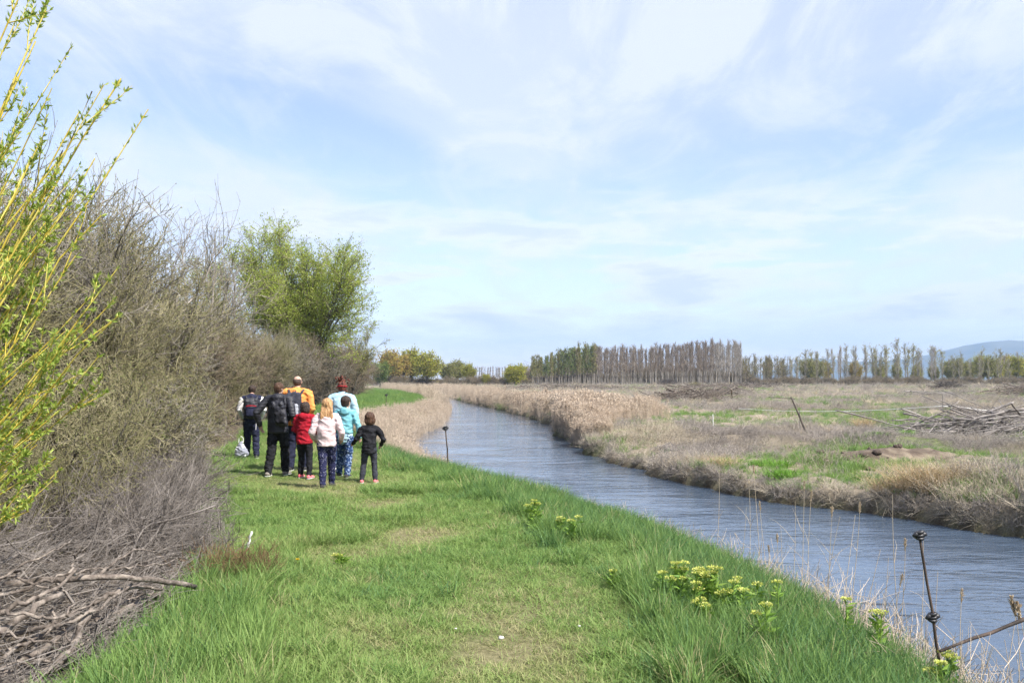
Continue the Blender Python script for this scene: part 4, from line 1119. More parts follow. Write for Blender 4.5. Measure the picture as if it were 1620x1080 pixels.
stick_pile('branch_pile', 38.0, 165, 26.0, 4.0, 0.8, 50, 700, 1113, M['dead_wood'], 'long windrow of dead branches below the brown thicket', 0.05, 0.022, (0.05, 0.09), parts=False)
stick_pile('branch_pile', 71.0, 145, 6.0, 4.0, 1.35, 40, 500, 1114, M['dark_wood'], 'small dark heap of branches far out at the right', 0.0, 0.02, (0.05, 0.08), parts=False)
stick_pile('branch_pile', 53.5, 92, 11.0, 3.0, 1.3, 60, 700, 1115, M['dead_wood'], 'branch windrow cut by the right edge of the field', 0.1, 0.016, (0.03, 0.07), parts=False)
stick_pile('branch_pile', 40.0, 84, 9.0, 1.6, 0.35, 40, 300, 1116, M['silver_wood'], 'flat strew of bleached sticks left of the right edge windrow', 0.05, 0.014, (0.03, 0.05), parts=False)
stick_pile('branch_pile', 52.0, 190, 16.0, 4.0, 0.9, 40, 500, 1117, M['dark_wood'], 'thin dark windrow below the slender poplars', 0.0, 0.025, (0.05, 0.09), parts=False)
stick_pile('branch_pile', 43.0, 245, 6.5, 3.0, 2.0, 40, 500, 1118, M['dark_wood'], 'dark low brush heap at the feet of the bare poplars', 0.0, 0.03, (0.06, 0.10), parts=False)
stick_pile('branch_pile', 4.35, 25.4, 0.9, 0.5, 0.16, 14, 60, 1119, M['silver_wood'], 'little heap of pale sticks near the green patch of the far bank', 0.3, 0.005, (0.012, 0.02))

# ------------------------------------------------------------------ posts, tape, sticks
M['post'] = mat_noise('weathered_dark_post', (0.035, 0.028, 0.024), (0.12, 0.085, 0.065), scale=9, stretch=(1, 1, 0.3), bump=0.3, rough=0.7)
M['black_plastic'] = mat_noise('black_plastic', (0.012, 0.012, 0.014), (0.03, 0.03, 0.033), scale=20, rough=0.45, spec=0.5)
M['steel_post'] = mat_noise('grey_steel_post', (0.10, 0.095, 0.09), (0.2, 0.185, 0.175), scale=12, rough=0.6)
M['white_tape'] = mat_noise('white_fence_tape', (0.70, 0.70, 0.70), (0.82, 0.82, 0.80), scale=20, rough=0.6)
M['white_pvc'] = mat_noise('white_plastic', (0.62, 0.62, 0.60), (0.80, 0.80, 0.78), scale=8, rough=0.5)

def fence_post(base, top, r0, insul, label, mat=None, scale=1.0):
    base = np.array(base, float); top = np.array(top, float) - base
    e = empty('fence_post', base)
    d = top / np.linalg.norm(top)
    obj('pole', log_mesh([-0.25 * d, top * 0.5, top], r0, r0 * 0.85, 8, 8, 3, 0.0015), mat or M['post'], e)
    for f in insul:      # bulky ring insulators wound round the pole
        c = top * f; g = Geo(); r = np.random.default_rng(int(f * 100))
        th = np.linspace(0, 2 * np.pi, 13)
        for q in range(3):
            off = (q - 1) * 0.016 * scale
            ring = np.stack([np.cos(th) * 0.020 * scale + r.normal(0, .003) * scale, np.sin(th) * 0.020 * scale, off + 0.006 * scale * np.sin(th + q)], -1) + c
            g.add(*tubes(ring[None], np.full((1, 13), 0.0095 * scale), 6))
        for sx in (-1, 1):
            lob = np.array([[0.0, 0, 0], [sx * 0.024, -.006, 0.004], [sx * 0.040, -.010, 0.0 + 0.008 * sx]]) * scale + c
            g.add(*tubes(lob[None], np.array([[0.015, 0.017, 0.010]]) * scale, 7, cap=True))
        obj('insulator', g.mesh('insulator', True), M['black_plastic'], e)
    return tag(e, label, 'fence post', 'dark fence posts of the riverbank')
b = at(1487, 1066, 5.35); t = at(1449, 842, 5.35)
fence_post((b[0], b[1], gz(b[0], b[1])), t, 0.0095, (0.995, 0.525), 'dark leaning fence post with two black insulators at the lower right')
b = at(711, 741, 17.2); t = at(705, 676, 17.2)
fence_post((b[0], 17.2, gz(b[0], 17.2)), t, 0.014, (0.99,), 'thin dark fence post before the water right of the child in black', scale=1.5)
b = at(611, 641, 46); t = at(611.5, 624, 46)
fence_post((b[0], 46, gz(b[0], 46)), t, 0.018, (0.98,), 'small far fence post on the green strip beyond the children', scale=2.0)
def stick(name, p0, p1, r0, r1, mat, label, cat='branch', mid=None, group=None, k=10):
    p0 = np.array(p0, float); p1 = np.array(p1, float)
    pts = [np.zeros(3), (p1 - p0) / 2 + (np.array(mid) if mid is not None else 0), p1 - p0]
    o = obj(name, log_mesh(pts, r0, r1, k, 7, int(abs(p0[0]) * 77), 0.004), mat); o.location = p0
    return tag(o, label, cat, group)
q0 = at(1478, 1023, 5.25); q1 = at(1700, 932, 5.6)
stick('fallen_branch', q0, q1, 0.0095, 0.013, M['post'], 'dark bent branch propped against the near leaning fence post', mid=(0.02, 0, -0.02))
lp0 = at(1277, 688, 30.4); lp1 = at(1251, 628, 30.2)
stick('leaning_pole', (lp0[0], 30.4, gz(lp0[0], 30.4)), lp1, 0.045, 0.028, M['dark_wood'], 'dark wooden pole leaning left in the far field', 'pole')
lq = at(1251, 629, 30.2)
stick('crooked_stick', lq + [-0.75, 0.1, 0.02], lq + [0.12, 0, -.03], 0.012, 0.016, M['dark_wood'], 'thin crooked stick lying across the tip of the leaning pole', 'stick')
for px, y0, y1, Y, lab in [(1264, 686, 648, 30.8, 'thin wire post standing close to the leaning pole'), (1490, 668, 624, 37.5, 'thin dark wire post holding the white tape by the branch pile'),
                           (1554, 662, 647, 41.0, 'short thin wire post right of the branch pile'), (1127, 690, 655, 31.0, 'thin pale stake alone in the grey weeds')]:
    bb = at(px, y0, Y); tt = at(px, y1, Y)
    stick('wire_post', (bb[0], Y, gz(bb[0], Y) - 0.05), tt, 0.013, 0.012, M['steel_post'] if px != 1127 else M['white_pvc'], lab, 'fence post', group='thin wire posts of the field')
def tape():
    pts = [at(1168, 646, 47), at(1230, 649.5, 45), at(1290, 650.5, 43), at(1350, 650, 41.5), at(1420, 646.5, 39.5), at(1490, 642, 37.5), at(1530, 645, 38.5), at(1556, 648.5, 40.5), at(1600, 650.5, 41.5), at(1680, 655, 42)]
    P = np.array(pts); g = Geo(); c = P[5].copy()
    s = np.linspace(0, len(P) - 1, 46); Q = np.stack([np.interp(s, np.arange(len(P)), P[:, j]) for j in range(3)], -1) - c
    g.add(*tubes(Q[None], np.full((1, 46), 0.0125), 5))
    o = obj('fence_tape', g.mesh('fence_tape', True), M['white_tape']); o.location = c
    tag(o, 'white electric fence tape strung across the far field', 'fence tape')
tape()
w0 = at(391, 876, 8.75); w1 = at(402, 838, 8.75)
stick('white_stake', (w0[0], w0[1], gz(w0[0], w0[1]) - .02), w1, 0.011, 0.011, M['white_pvc'], 'short white stake leaning in the grass beside the branch heap', 'stake')

# pale stones and litter in the path
def pebble(px, py, s, label, mat=None):
    Y = EYE * FPX / (py - HORIZON); x = (px - 810) / FPX * Y
    r = np.random.default_rng(int(px)); k, n = 5, 8
    th = np.linspace(0, 2 * np.pi, n, endpoint=False); V = []; F = []
    for i in range(k):
        ph_ = (i + 0.5) / k * np.pi
        for a in th:
            m = 1 + r.normal(0, 0.1); V.append((s * m * math.sin(ph_) * math.cos(a) * 1.25, s * m * math.sin(ph_) * math.sin(a), s * 0.7 * m * math.cos(ph_)))
    for i in range(k - 1):
        for j in range(n): F.append((i * n + j, i * n + (j + 1) % n, (i + 1) * n + (j + 1) % n, (i + 1) * n + j))
    T = [(0, j + 1, j) for j in range(1, n - 1)] + [((k - 1) * n, (k - 1) * n + j, (k - 1) * n + j + 1) for j in range(1, n - 1)]
    o = obj('stone', mesh_np('stone', np.array(V), np.array(F), np.array(T), True), mat or M['pale_stone']); o.location = (x, Y, gz(x, Y) + s * 0.45 + 0.02)
    tag(o, label, 'stone')
M['pale_stone'] = mat_noise('pale_stone', (0.45, 0.42, 0.38), (0.68, 0.66, 0.62), scale=30, rough=0.8, bump=0.3)
pebble(793, 1004, 0.017, 'small white stone lying on the grass path')
pebble(915, 989, 0.009, 'tiny white stone right of the path stone')
pebble(722, 992, 0.008, 'tiny pale stone left of the path stone')
# clods of the dug earth
M['clod'] = mat_noise('dark_earth_clod', (0.045, 0.034, 0.028), (0.13, 0.10, 0.08), scale=9, rough=0.95, bump=0.9)
for i in range(26):
    rr = np.random.default_rng(40 + i); px = 1278 + 145 * ((i * 0.618) % 1); py = 716 + 24 * rr.random()
    Y = (EYE + 0.2) * FPX / (py - HORIZON); x = (px - 810) / FPX * Y
    s = 0.03 + 0.075 * rr.random() ** 2
    n = 10; th = np.linspace(0, 2 * np.pi, n, endpoint=False); V = []; F = []
    for a_ in range(6):
        p_ = (a_ + .4) / 6 * np.pi
        for t_ in th:
            m = 1 + rr.normal(0, 0.16); V.append((s * 1.4 * m * math.sin(p_) * math.cos(t_), s * m * math.sin(p_) * math.sin(t_), s * .8 * m * math.cos(p_)))
    for a_ in range(5):
        for j in range(n): F.append((a_ * n + j, (a_ + 1) * n + j, (a_ + 1) * n + (j + 1) % n, a_ * n + (j + 1) % n))
    T = [(0, j, j + 1) for j in range(1, n - 1)]
    o = obj('earth_clod', mesh_np('earth_clod', np.array(V), np.array(F), np.array(T)), M['clod']); o.location = (x, Y, gz(x, Y) + s * .3); o.rotation_euler = (0, 0, rr.random() * 6)
    tag(o, 'dark clod of dug earth on the bare mound across the river', 'clod', 'clods on the bare earth mound')

# ------------------------------------------------------------------ single plants: reeds, flowers, tussocks, weeds
M['plume'] = mat_leafy('reed_plume', [(0.42, 0.32, 0.20), (0.56, 0.45, 0.31), (0.64, 0.55, 0.42)], rnd=True, trans=0.3)
M['straw'] = mat_noise('dry_reed_stem', (0.42, 0.33, 0.22), (0.62, 0.52, 0.38), scale=6, rough=0.6)
def reed(px0, py0, px1, py1, Y, plume, label, seed, bend=0.0, head=(0.14, 0.012)):
    r = np.random.default_rng(seed)
    b = at(px0, py0, Y); t = at(px1, py1, Y + r.normal(0, .12)); zb = gz(b[0], Y)
    b = np.array([b[0], Y, max(zb, WATER_Z - .1)])
    e = empty('reed_stalk', b); k = 9; s = np.linspace(0, 1, k)[:, None]
    P = (t - b) * s + np.array([bend, 0, 0]) * (s ** 3) * np.linalg.norm(t - b) - np.array([bend, 0, 0]) * np.linalg.norm(t - b) * s ** 1.0
    P = P + np.array([0, 0, 0])
    g = Geo(); g.add(*tubes(P[None], np.linspace(0.0042, 0.0016, k)[None], 5))
    obj('stem', g.mesh('stem', True), M['straw'], e)
    # a dead leaf or two
    nl = 2; bb, dd, tt, pi = children_of(P[None], nl, 0.25, 0.7, 0.35, r)
    Q = grow(bb, dd, 0.18 + 0.2 * r.random(nl), 5, 0.15, -0.06, r)
    g = Geo(); g.add(*tubes(Q, 0.0028 * np.linspace(1, .2, 5)[None] * np.ones((nl, 1)), 3)); obj('dead_leaf', g.mesh('dead_leaf'), M['straw'], e)
    if plume:
        L, wd = head; n = 110
        tt = r.random(n); tip = P[-1]; d = nrm((P[-1] - P[-2])[None])[0]
        base = tip - d * (tt * L)[:, None]
        drp = np.array([bend * 1.6, 0, -0.25 * abs(bend) * 4])
        dd = nrm(d + r.normal(0, 0.30, (n, 3)) + drp)
        g = Geo(); g.add(*leaves(base, dd, L * 0.34 * (0.35 + np.sin(np.pi * np.clip(tt, .08, 1)) * r.random(n)), wd, r)); obj('plume', g.mesh('plume'), M['plume'], e)
    return tag(e, label, 'reed', 'dead reed stalks on the near bank')
RD = [  # base px, py, tip px, py, distance, plume
    (1128, 860, 1136, 742, 11.0, 0), (1203, 880, 1190, 735, 9.8, 1), (1218, 892, 1199, 792, 9.3, 1), (1216, 895, 1212, 860, 9.2, 1), (1262, 918, 1270, 760, 8.6, 1), (1272, 920, 1281, 775, 8.5, 1), (1246, 905, 1255, 790, 8.9, 0),
    (1300, 940, 1313, 800, 8.2, 1), (1290, 930, 1325, 815, 8.3, 0), (1330, 955, 1357, 793, 7.9, 1), (1318, 950, 1349, 812, 8.0, 0), (1420, 1000, 1408, 780, 7.0, 0), (1408, 985, 1427, 850, 7.1, 1), (1385, 975, 1400, 878, 7.3, 0), (1395, 985, 1421, 905, 7.2, 1),
    (1441, 1010, 1455, 850, 6.8, 0), (1460, 1015, 1477, 900, 6.6, 0), (1508, 1040, 1514, 928, 6.3, 1), (1582, 1078, 1592, 940, 5.9, 1), (1609, 1085, 1600, 948, 5.85, 1), (1240, 905, 1232, 830, 9.0, 0), (1163, 872, 1178, 800, 10.2, 0), (1560, 1060, 1600, 955, 6.0, 0), (1350, 965, 1388, 865, 7.6, 0), (1180, 880, 1183, 770, 9.9, 0),
    (1228, 900, 1226, 842, 9.1, 1), (1370, 975, 1402, 900, 7.4, 0), (1535, 1050, 1543, 1010, 6.1, 0)]
names = ['leftmost tall dead reed over the water', 'tall dead reed with a soft plume left of the thick clump', 'short plumed reed leaning left in the thick clump', 'stubby plumed reed at the foot of the thick clump', 'tall reed with a fluffy tan plume above the water', 'second tall tan plumed reed beside its twin', 'bare reed stem left of the plumed twins',
         'plumed reed right of the twin reeds', 'leaning bare reed stem behind the plumed ones', 'long plumed reed leaning right over the water', 'shorter reed leaning right beside the long plumed one', 'tallest thin reed stem reaching past the far bank', 'plumed reed left of the fence post', 'thin curved reed left of the fence post', 'short tufted reed leaning right near the post',
         'thin upright reed just left of the post head', 'bare reed stem right behind the fence post', 'short brown plumed reed right of the fence post', 'drooping feathery plumed reed at the right edge', 'second drooping plumed reed at the right edge', 'bare reed stub before the water', 'thin broken reed left of the clump', 'bare reed crossing behind the dark branch', 'thin reed leaning right in mid bank', 'thin straight reed over the river left',
         'little plumed reed low in the clump', 'low slanting reed near the bank edge', 'small reed stub under the dark branch']
for i, (q, nmx) in enumerate(zip(RD, names)):
    droop = 0.16 if i in (18, 19) else 0.03 * ((i % 3) - 1)
    if i in (18, 19): droop = -0.14 if i == 18 else -0.10
    reed(*q, nmx, 1200 + i, droop, (0.13, 0.016) if i in (18, 19) else (0.10, 0.006))

M['flower'] = mat_leafy('pale_yellow_flower', [(0.45, 0.50, 0.08), (0.58, 0.60, 0.14), (0.68, 0.68, 0.28)], rnd=True, trans=0.3)
M['herb'] = mat_leafy('fresh_herb_leaf', [(0.12, 0.24, 0.035), (0.20, 0.33, 0.05), (0.28, 0.40, 0.08)], rnd=True, trans=0.35)
M['dandelion'] = mat_leafy('dandelion_petal', [(0.72, 0.50, 0.02), (0.80, 0.60, 0.03)], rnd=True, trans=0.2)
def herb(px, py0, py1, Y, heads, label, seed, head_r=0.036, leafy=30):
    """cress plant: leafy stems with flat pale yellow flower clusters"""
    r = np.random.default_rng(seed)
    b = at(px, py0, Y); zb = gz(b[0], Y); b = np.array([b[0], Y, zb]); top = EYE - (py1 - HORIZON) / FPX * Y - zb + (0.09 if px > 1000 else 0.04)
    e = empty('flowering_cress', b)
    Ps = []; g = Geo()
    for i in range(heads):
        dx = r.normal(0, 0.05) if heads > 1 else 0; hh = top * (1 - 0.18 * r.random() if i else 1)
        P = np.array([[0.02 * r.normal(), 0.02 * r.normal(), 0], [dx * .3, r.normal(0, .01), hh * .35], [dx * .7, r.normal(0, .015), hh * .7], [dx, r.normal(0, .02), hh]])
        Ps.append(P)
    Ps = np.array(Ps); g.add(*tubes(Ps, np.array([[.0055, .0048, .004, .003]]) * np.ones((heads, 1)), 5)); obj('stem', g.mesh('stem', True), M['herb'], e)
    bb, dd, t, pi = children_of(Ps, leafy, 0.02, 0.88, 0.3, r)
    dd = nrm(r.normal(0, 1, dd.shape) * [1, 1, .25] + [0, 0, .5])
    g = Geo(); g.add(*leaves(bb, dd, (0.12 - 0.06 * t) * (0.7 + 0.6 * r.random(len(t))), 0.036 - 0.016 * t, r)); obj('leaves', g.mesh('leaves'), M['herb'], e)
    for P in Ps:
        n = 60; a = r.random(n) * 6.283; rr = head_r * (0.7 + .5 * r.random()) * np.sqrt(r.random(n))
        bb = P[-1] + np.stack([np.cos(a) * rr, np.sin(a) * rr, 0.010 - 8 * rr ** 2 + r.normal(0, .003, n)], -1)
        dd = nrm(np.stack([np.cos(a) * .8, np.sin(a) * .8, 0.5 + 0 * a], -1) + r.normal(0, .3, (n, 3)))
        g = Geo(); g.add(*leaves(bb, dd, 0.013 + 0.007 * r.random(n), 0.010, r))
        st = np.stack([np.repeat(P[-1][None] - [0, 0, .03], 14, 0), bb[:14]], 1); g2 = Geo(); g2.add(*tubes(st, np.full((14, 2), .0012), 3))
        h = obj('flower_head', g.mesh('flower_head'), M['flower'], e); obj('flower_stalk', g2.mesh('flower_stalk'), M['herb'], h)
    return tag(e, label, 'flower', 'pale yellow flowering cress in the grass')
FL = [(1046, 985, 921, 6.75, 1, 'slim single headed cress left of the big flowering clump'), (1074, 990, 906, 6.7, 4, 'many headed pale yellow cress, tallest of the big clump'), (1106, 992, 917, 6.6, 4, 'dense pale yellow cress in the middle of the big clump'), (1122, 998, 914, 6.55, 4, 'wide flat headed cress right in the big clump'),
      (1155, 1000, 934, 6.45, 1, 'small cress right of the big clump'), (1187, 985, 931, 6.6, 2, 'two headed cress midway to the bank'), (1172, 1000, 949, 6.4, 1, 'low cress between the bigger flowering ones'), (1226, 990, 937, 6.5, 1, 'bright single cress standing alone near the bank'), (1208, 1050, 974, 5.75, 2, 'leafy budding cress low in front'),
      (1333, 1010, 965, 6.1, 1, 'single flat headed cress in the dark bank grass'), (1383, 1030, 984, 5.8, 2, 'small budding cress toward the leaning post'), (968, 965, 908, 7.3, 1, 'slender yellow green spike alone in the lawn'), (850, 858, 796, 10.2, 3, 'budding yellow green cress group far up the bank'), (842, 850, 800, 10.4, 2, 'leaning cress left in the far bank group'), (885, 865, 822, 9.7, 2, 'short budding cress right of the far bank group'), (900, 865, 822, 9.6, 2, 'short twin headed cress closest to the water on the far lawn'),
      (1060, 992, 930, 6.62, 2, 'low two headed cress in front left of the big clump'), (1092, 1000, 938, 6.5, 2, 'low leafy cress in front of the big clump'), (1140, 1005, 950, 6.4, 2, 'short cress in front right of the big clump'), (1118, 1020, 965, 6.2, 3, 'leafy green cress stems below the big clump'),
      (1492, 1090, 1052, 5.3, 3, 'bushy yellow green cress at the foot of the near post'), (1478, 1100, 1066, 5.15, 2, 'leafy cress cut by the lower picture edge'), (548, 905, 882, 8.3, 2, 'pale green herb rosette left in the lawn')]
for i, (px, p0, p1, Y, hd, lab) in enumerate(FL): herb(px, p0, p1, Y, hd, lab, 1300 + i, leafy=26 if i < 11 else 20)
def dandelion(px, py, label):
    Y = (EYE - .07) * FPX / (py - HORIZON); x = (px - 810) / FPX * Y; r = np.random.default_rng(3)
    e = empty('dandelion', (x, Y, gz(x, Y)))
    g = Geo(); g.add(*tubes(np.array([[[0, 0, 0], [.004, 0, .05], [0, 0, .10]]]), np.full((1, 3), .002), 5)); obj('stem', g.mesh('stem'), M['herb'], e)
    n = 70; a = r.random(n) * 6.283; dd = nrm(np.stack([np.cos(a), np.sin(a), .25 + 1.2 * r.random(n)], -1))
    g = Geo(); g.add(*leaves(np.repeat([[0, 0, .10]], n, 0), dd, .018 + .006 * r.random(n), .005, r)); obj('flower_head', g.mesh('flower_head'), M['dandelion'], e)
    tag(e, label, 'flower')
dandelion(474, 887, 'yellow dandelion in the grass near the branch heap')

# tussocks and clumps with a place of their own
M['tuss_gold'] = mat_leafy('golden_tussock_blade', [(0.34, 0.235, 0.12), (0.45, 0.33, 0.18), (0.54, 0.43, 0.27)], rnd=True, trans=0.15)
M['tuss_rust'] = mat_noise('rusty_weed', (0.11, 0.065, 0.035), (0.26, 0.17, 0.09), scale=7)
M['bright_green'] = mat_leafy('bright_herb', [(0.09, 0.21, 0.02), (0.15, 0.31, 0.035), (0.22, 0.40, 0.06)], rnd=True, trans=0.35)
def tussock(px, py, Y, w, h, mat, label, seed, nb=420, name='grass_tussock', cat='tussock', bw=0.008, lean=0.75, mats=None):
    b = at(px, py, Y); me = blade_tuft(nb, w * 0.42, h, bw, lean, mat, seed, k=5, curl=0.9); me.name = name
    o = obj(name, me); o.location = (b[0], Y, gz(b[0], Y) - 0.02)
    return tag(o, label, cat)
tussock(1365, 676, 33, 0.95, 0.62, M['tuss_gold'], 'domed golden grass tussock behind the bright green clump', 1401)
tussock(1322, 690, 30, 0.7, 0.45, M['tuss_gold'], 'smaller tan tussock left of the golden dome', 1402)
tussock(1455, 795, 15.9, 1.15, 0.70, M['tuss_gold'], 'large straw tussock on the far bank edge', 1403, 700, bw=0.006)
tussock(1402, 785, 16.3, 0.8, 0.50, M['tuss_gold'], 'brownish tussock left of the large straw one', 1404, 400, bw=0.006)
tussock(1505, 800, 15.6, 0.9, 0.52, M['tuss_gold'], 'thin pale tussock right of the large straw one', 1405, 300, bw=0.005)
tussock(1140, 752, 20.5, 0.9, 0.42, M['tuss_gold'], 'flattened tan tussock on the outer bank', 1406, 350, bw=0.006, lean=1.1)
for i, (px, py, Y, w, h, lab) in enumerate([(1357, 702, 25.5, 0.85, 0.30, 'bright green leafy clump before the golden tussock'), (1388, 700, 25.8, 0.6, 0.26, 'bright green clump joined right of the leafy one'), (1432, 696, 26.5, 0.5, 0.24, 'small bright green clump by the branch pile'),
                                            (1335, 768, 18.3, 0.9, 0.24, 'green grass patch below the earth mound'), (1215, 745, 20.0, 1.1, 0.26, 'green grass patch left of the earth mound'), (1235, 768, 18.6, 0.9, 0.26, 'dark green clump on the far bank slope'), (1545, 805, 15.2, 0.8, 0.26, 'green grass clump by the right edge of the far bank'), (1425, 820, 14.3, .35, .22, 'single bright leafy plant at the far waterline')]):
    tussock(px, py, Y, w, h, M['bright_green'], lab, 1420 + i, 330 if w > .6 else 200, 'green_clump', 'plant', 0.016, 0.6)
def rusty(px, py, Y, w, h, lab, seed, mat):
    b = at(px, py, Y); me = stalk_tuft(90, w, h, 0.003, mat, seed, 0.45, 7, 0.11, 4, 0.18, 0.5); me.name = 'dry_weed'
    o = obj('dry_weed', me); o.location = (b[0], Y, gz(b[0], Y)); tag(o, lab, 'weed')
rusty(365, 918, 7.6, 0.26, 0.36, 'rust brown dry weed clump between the branch heap and the lawn', 1501, M['tuss_rust'])
rusty(405, 912, 7.7, 0.14, 0.26, 'small rust brown weed tuft leaning into the lawn', 1502, M['tuss_rust'])
rusty(318, 880, 8.4, 0.30, 0.42, 'greyish dry weed clump at the upper end of the branch heap', 1503, M['dead_twig'])
# ------------------------------------------------------------------ people
def ell(c, rad, yaw=0.0, n=12, m=9):
    c = np.array(c, float); V = []; F = []; T = []
    for i in range(m):
        p = (i + 0.5) / m * np.pi
        for j in range(n):
            a = 2 * np.pi * j / n; V.append((rad[0] * math.sin(p) * math.cos(a), rad[1] * math.sin(p) * math.sin(a), rad[2] * math.cos(p)))
    V.append((0, 0, rad[2])); V.append((0, 0, -rad[2])); V = np.array(V)
    cy, sy = math.cos(yaw), math.sin(yaw); V = V @ np.array([[cy, sy, 0], [-sy, cy, 0], [0, 0, 1]]) + c
    for i in range(m - 1):
        for j in range(n): F.append((i * n + j, (i + 1) * n + j, (i + 1) * n + (j + 1) % n, i * n + (j + 1) % n))
    for j in range(n): T.append((m * n, j, (j + 1) % n)); T.append((m * n + 1, (m - 1) * n + (j + 1) % n, (m - 1) * n + j))
    return V, np.array(F), np.array(T)
def limb(pts, rad, sides=12, sub=3, c0=1.0):
    """tapered limb with round ends; rad items are r or (rx, ry)"""
    pts = np.array(pts, float); rad = np.array([(q, q) if np.isscalar(q) else q for q in rad], float)
    s = np.linspace(0, len(pts) - 1, (len(pts) - 1) * sub + 1); ix = np.arange(len(pts))
    P = np.stack([np.interp(s, ix, pts[:, j]) for j in range(3)], -1); R = np.stack([np.interp(s, ix, rad[:, j]) for j in range(2)], -1)
    t0 = nrm((P[0] - P[1])[None])[0]; t1 = nrm((P[-1] - P[-2])[None])[0]
    P = np.concatenate([[P[0] + t0 * R[0].mean() * .75 * c0], [P[0] + t0 * R[0].mean() * .5 * c0], P, [P[-1] + t1 * R[-1].mean() * .5], [P[-1] + t1 * R[-1].mean() * .75]])
    R = np.concatenate([[R[0] * (.35 if c0 == 1.0 else .5)], [R[0] * (.78 if c0 == 1.0 else .96)], R, [R[-1] * .78], [R[-1] * .35]])
    t = nrm(np.gradient(P, axis=0)); ref = np.where(np.abs(t[:, 0:1]) < 0.85, np.array([1.0, 0, 0]), np.array([0, 1.0, 0]))
    u = nrm(ref - t * (t * ref).sum(1, keepdims=True)); v = np.cross(t, u); a = np.arange(sides) / sides * 2 * np.pi
    V = P[:, None] + R[:, 0][:, None, None] * np.cos(a)[None, :, None] * u[:, None] + R[:, 1][:, None, None] * np.sin(a)[None, :, None] * v[:, None]
    k = len(P); i = np.arange(k * sides).reshape(k, sides)
    F = np.stack([i[:-1], np.roll(i[:-1], -1, 1), np.roll(i[1:], -1, 1), i[1:]], -1).reshape(-1, 4)
    T = [(i[0, 0], i[0, j + 1], i[0, j]) for j in range(1, sides - 1)] + [(i[-1, 0], i[-1, j], i[-1, j + 1]) for j in range(1, sides - 1)]
    return V.reshape(-1, 3), F, np.array(T)
def fuse(name, pieces, voxel, smooth=4, disp=None):
    """melt overlapping pieces into one continuous surface"""
    g = Geo()
    for p in pieces: g.add(*p)
    me = g.mesh(name); o = bpy.data.objects.new('tmp', me); COL.objects.link(o)
    md = o.modifiers.new('r', 'REMESH'); md.mode = 'VOXEL'; md.voxel_size = voxel
    sm = o.modifiers.new('s', 'SMOOTH'); sm.factor = 0.5; sm.iterations = smooth
    dg = bpy.context.evaluated_depsgraph_get()
    m2 = bpy.data.meshes.new_from_object(o.evaluated_get(dg)); m2.name = name
    bpy.data.objects.remove(o); bpy.data.meshes.remove(me)
    n = len(m2.vertices)
    if disp is not None and n:
        co = np.empty(n * 3, np.float32); m2.vertices.foreach_get('co', co); co = co.reshape(-1, 3)
        no = np.empty(n * 3, np.float32); m2.vertex_normals.foreach_get('vector', no); no = no.reshape(-1, 3)
        co = co + no * disp(co)[:, None]; m2.vertices.foreach_set('co', co.astype(np.float32).ravel())
    m2.polygons.foreach_set('use_smooth', np.ones(len(m2.polygons), bool)); m2.update()
    return m2
def folds(amp, fx=16, fz=11, seed=0):
    def f(c):
        a = fbm(c[:, 0] * fx + c[:, 1] * fx * .6 + c[:, 2] * 5, c[:, 2] * fz + c[:, 1] * 7, 3, seed)
        b = 1 - np.abs(2 * fbm(c[:, 0] * fx * .55 - c[:, 2] * 7 + 3, c[:, 2] * fz * 1.5 + c[:, 0] * 5, 2, seed + 9) - 1) * 3.2
        return amp * ((a - 0.5) * 1.4 + np.clip(b, -.4, 1) * 0.9 - .3)
    return f
def quilt(pitch, amp, seed=0):
    f = folds(amp * .5, seed=seed)
    return lambda c: amp * (np.abs(np.sin(np.pi * c[:, 2] / pitch)) ** 0.6 - 0.6) + f(c)
def strands(amp, seed=0):
    return lambda c: amp * (fbm(c[:, 0] * 70 + c[:, 2] * 12, c[:, 2] * 9 + c[:, 1] * 60, 3, seed) - 0.5) * 2

def cloth(name, c0, c1=None, **k):
    c1 = c1 or tuple(min(1, q * 1.25) for q in c0)
    return mat_noise('cloth_' + name, c0, c1, scale=k.get('scale', 14), rough=k.get('rough', 0.85), bump=0.25, bump_scale=220, spec=k.get('spec', 0.15))
def spotted(name, base, spot, sc, thr=0.35, kind='VORONOI'):
    m, N, Lk = new_mat('cloth_' + name)
    out = N('ShaderNodeOutputMaterial'); b = N('ShaderNodeBsdfPrincipled'); b.inputs['Roughness'].default_value = 0.85; b.inputs['Specular IOR Level'].default_value = 0.15
    tc = N('ShaderNodeTexCoord'); r = N('ShaderNodeValToRGB')
    if kind == 'VORONOI':
        t = N('ShaderNodeTexVoronoi'); t.inputs['Scale'].default_value = sc; src = t.outputs['Distance']
        a, c = spot, base; p = (thr * .7, thr)
    else:
        t = N('ShaderNodeTexNoise'); t.inputs['Scale'].default_value = sc; t.inputs['Detail'].default_value = 3; src = t.outputs[0]
        a, c = base, spot; p = (thr, thr + .06)
    Lk(tc.outputs['Object'], t.inputs['Vector']); Lk(src, r.inputs[0])
    r.color_ramp.elements[0].position = p[0]; r.color_ramp.elements[0].color = (*a, 1); r.color_ramp.elements[1].position = p[1]; r.color_ramp.elements[1].color = (*c, 1)
    Lk(r.outputs[0], b.inputs['Base Color']); Lk(b.outputs[0], out.inputs[0]); return m
M['skin'] = mat_noise('skin', (0.46, 0.28, 0.20), (0.56, 0.36, 0.27), scale=12, rough=0.55, spec=0.3)
M['eye'] = mat_noise('dark_eye', (0.02, 0.015, 0.012), (0.04, 0.03, 0.025), scale=30, rough=0.3)
M['lip'] = mat_noise('lip', (0.38, 0.16, 0.14), (0.45, 0.2, 0.17), scale=30, rough=0.5)
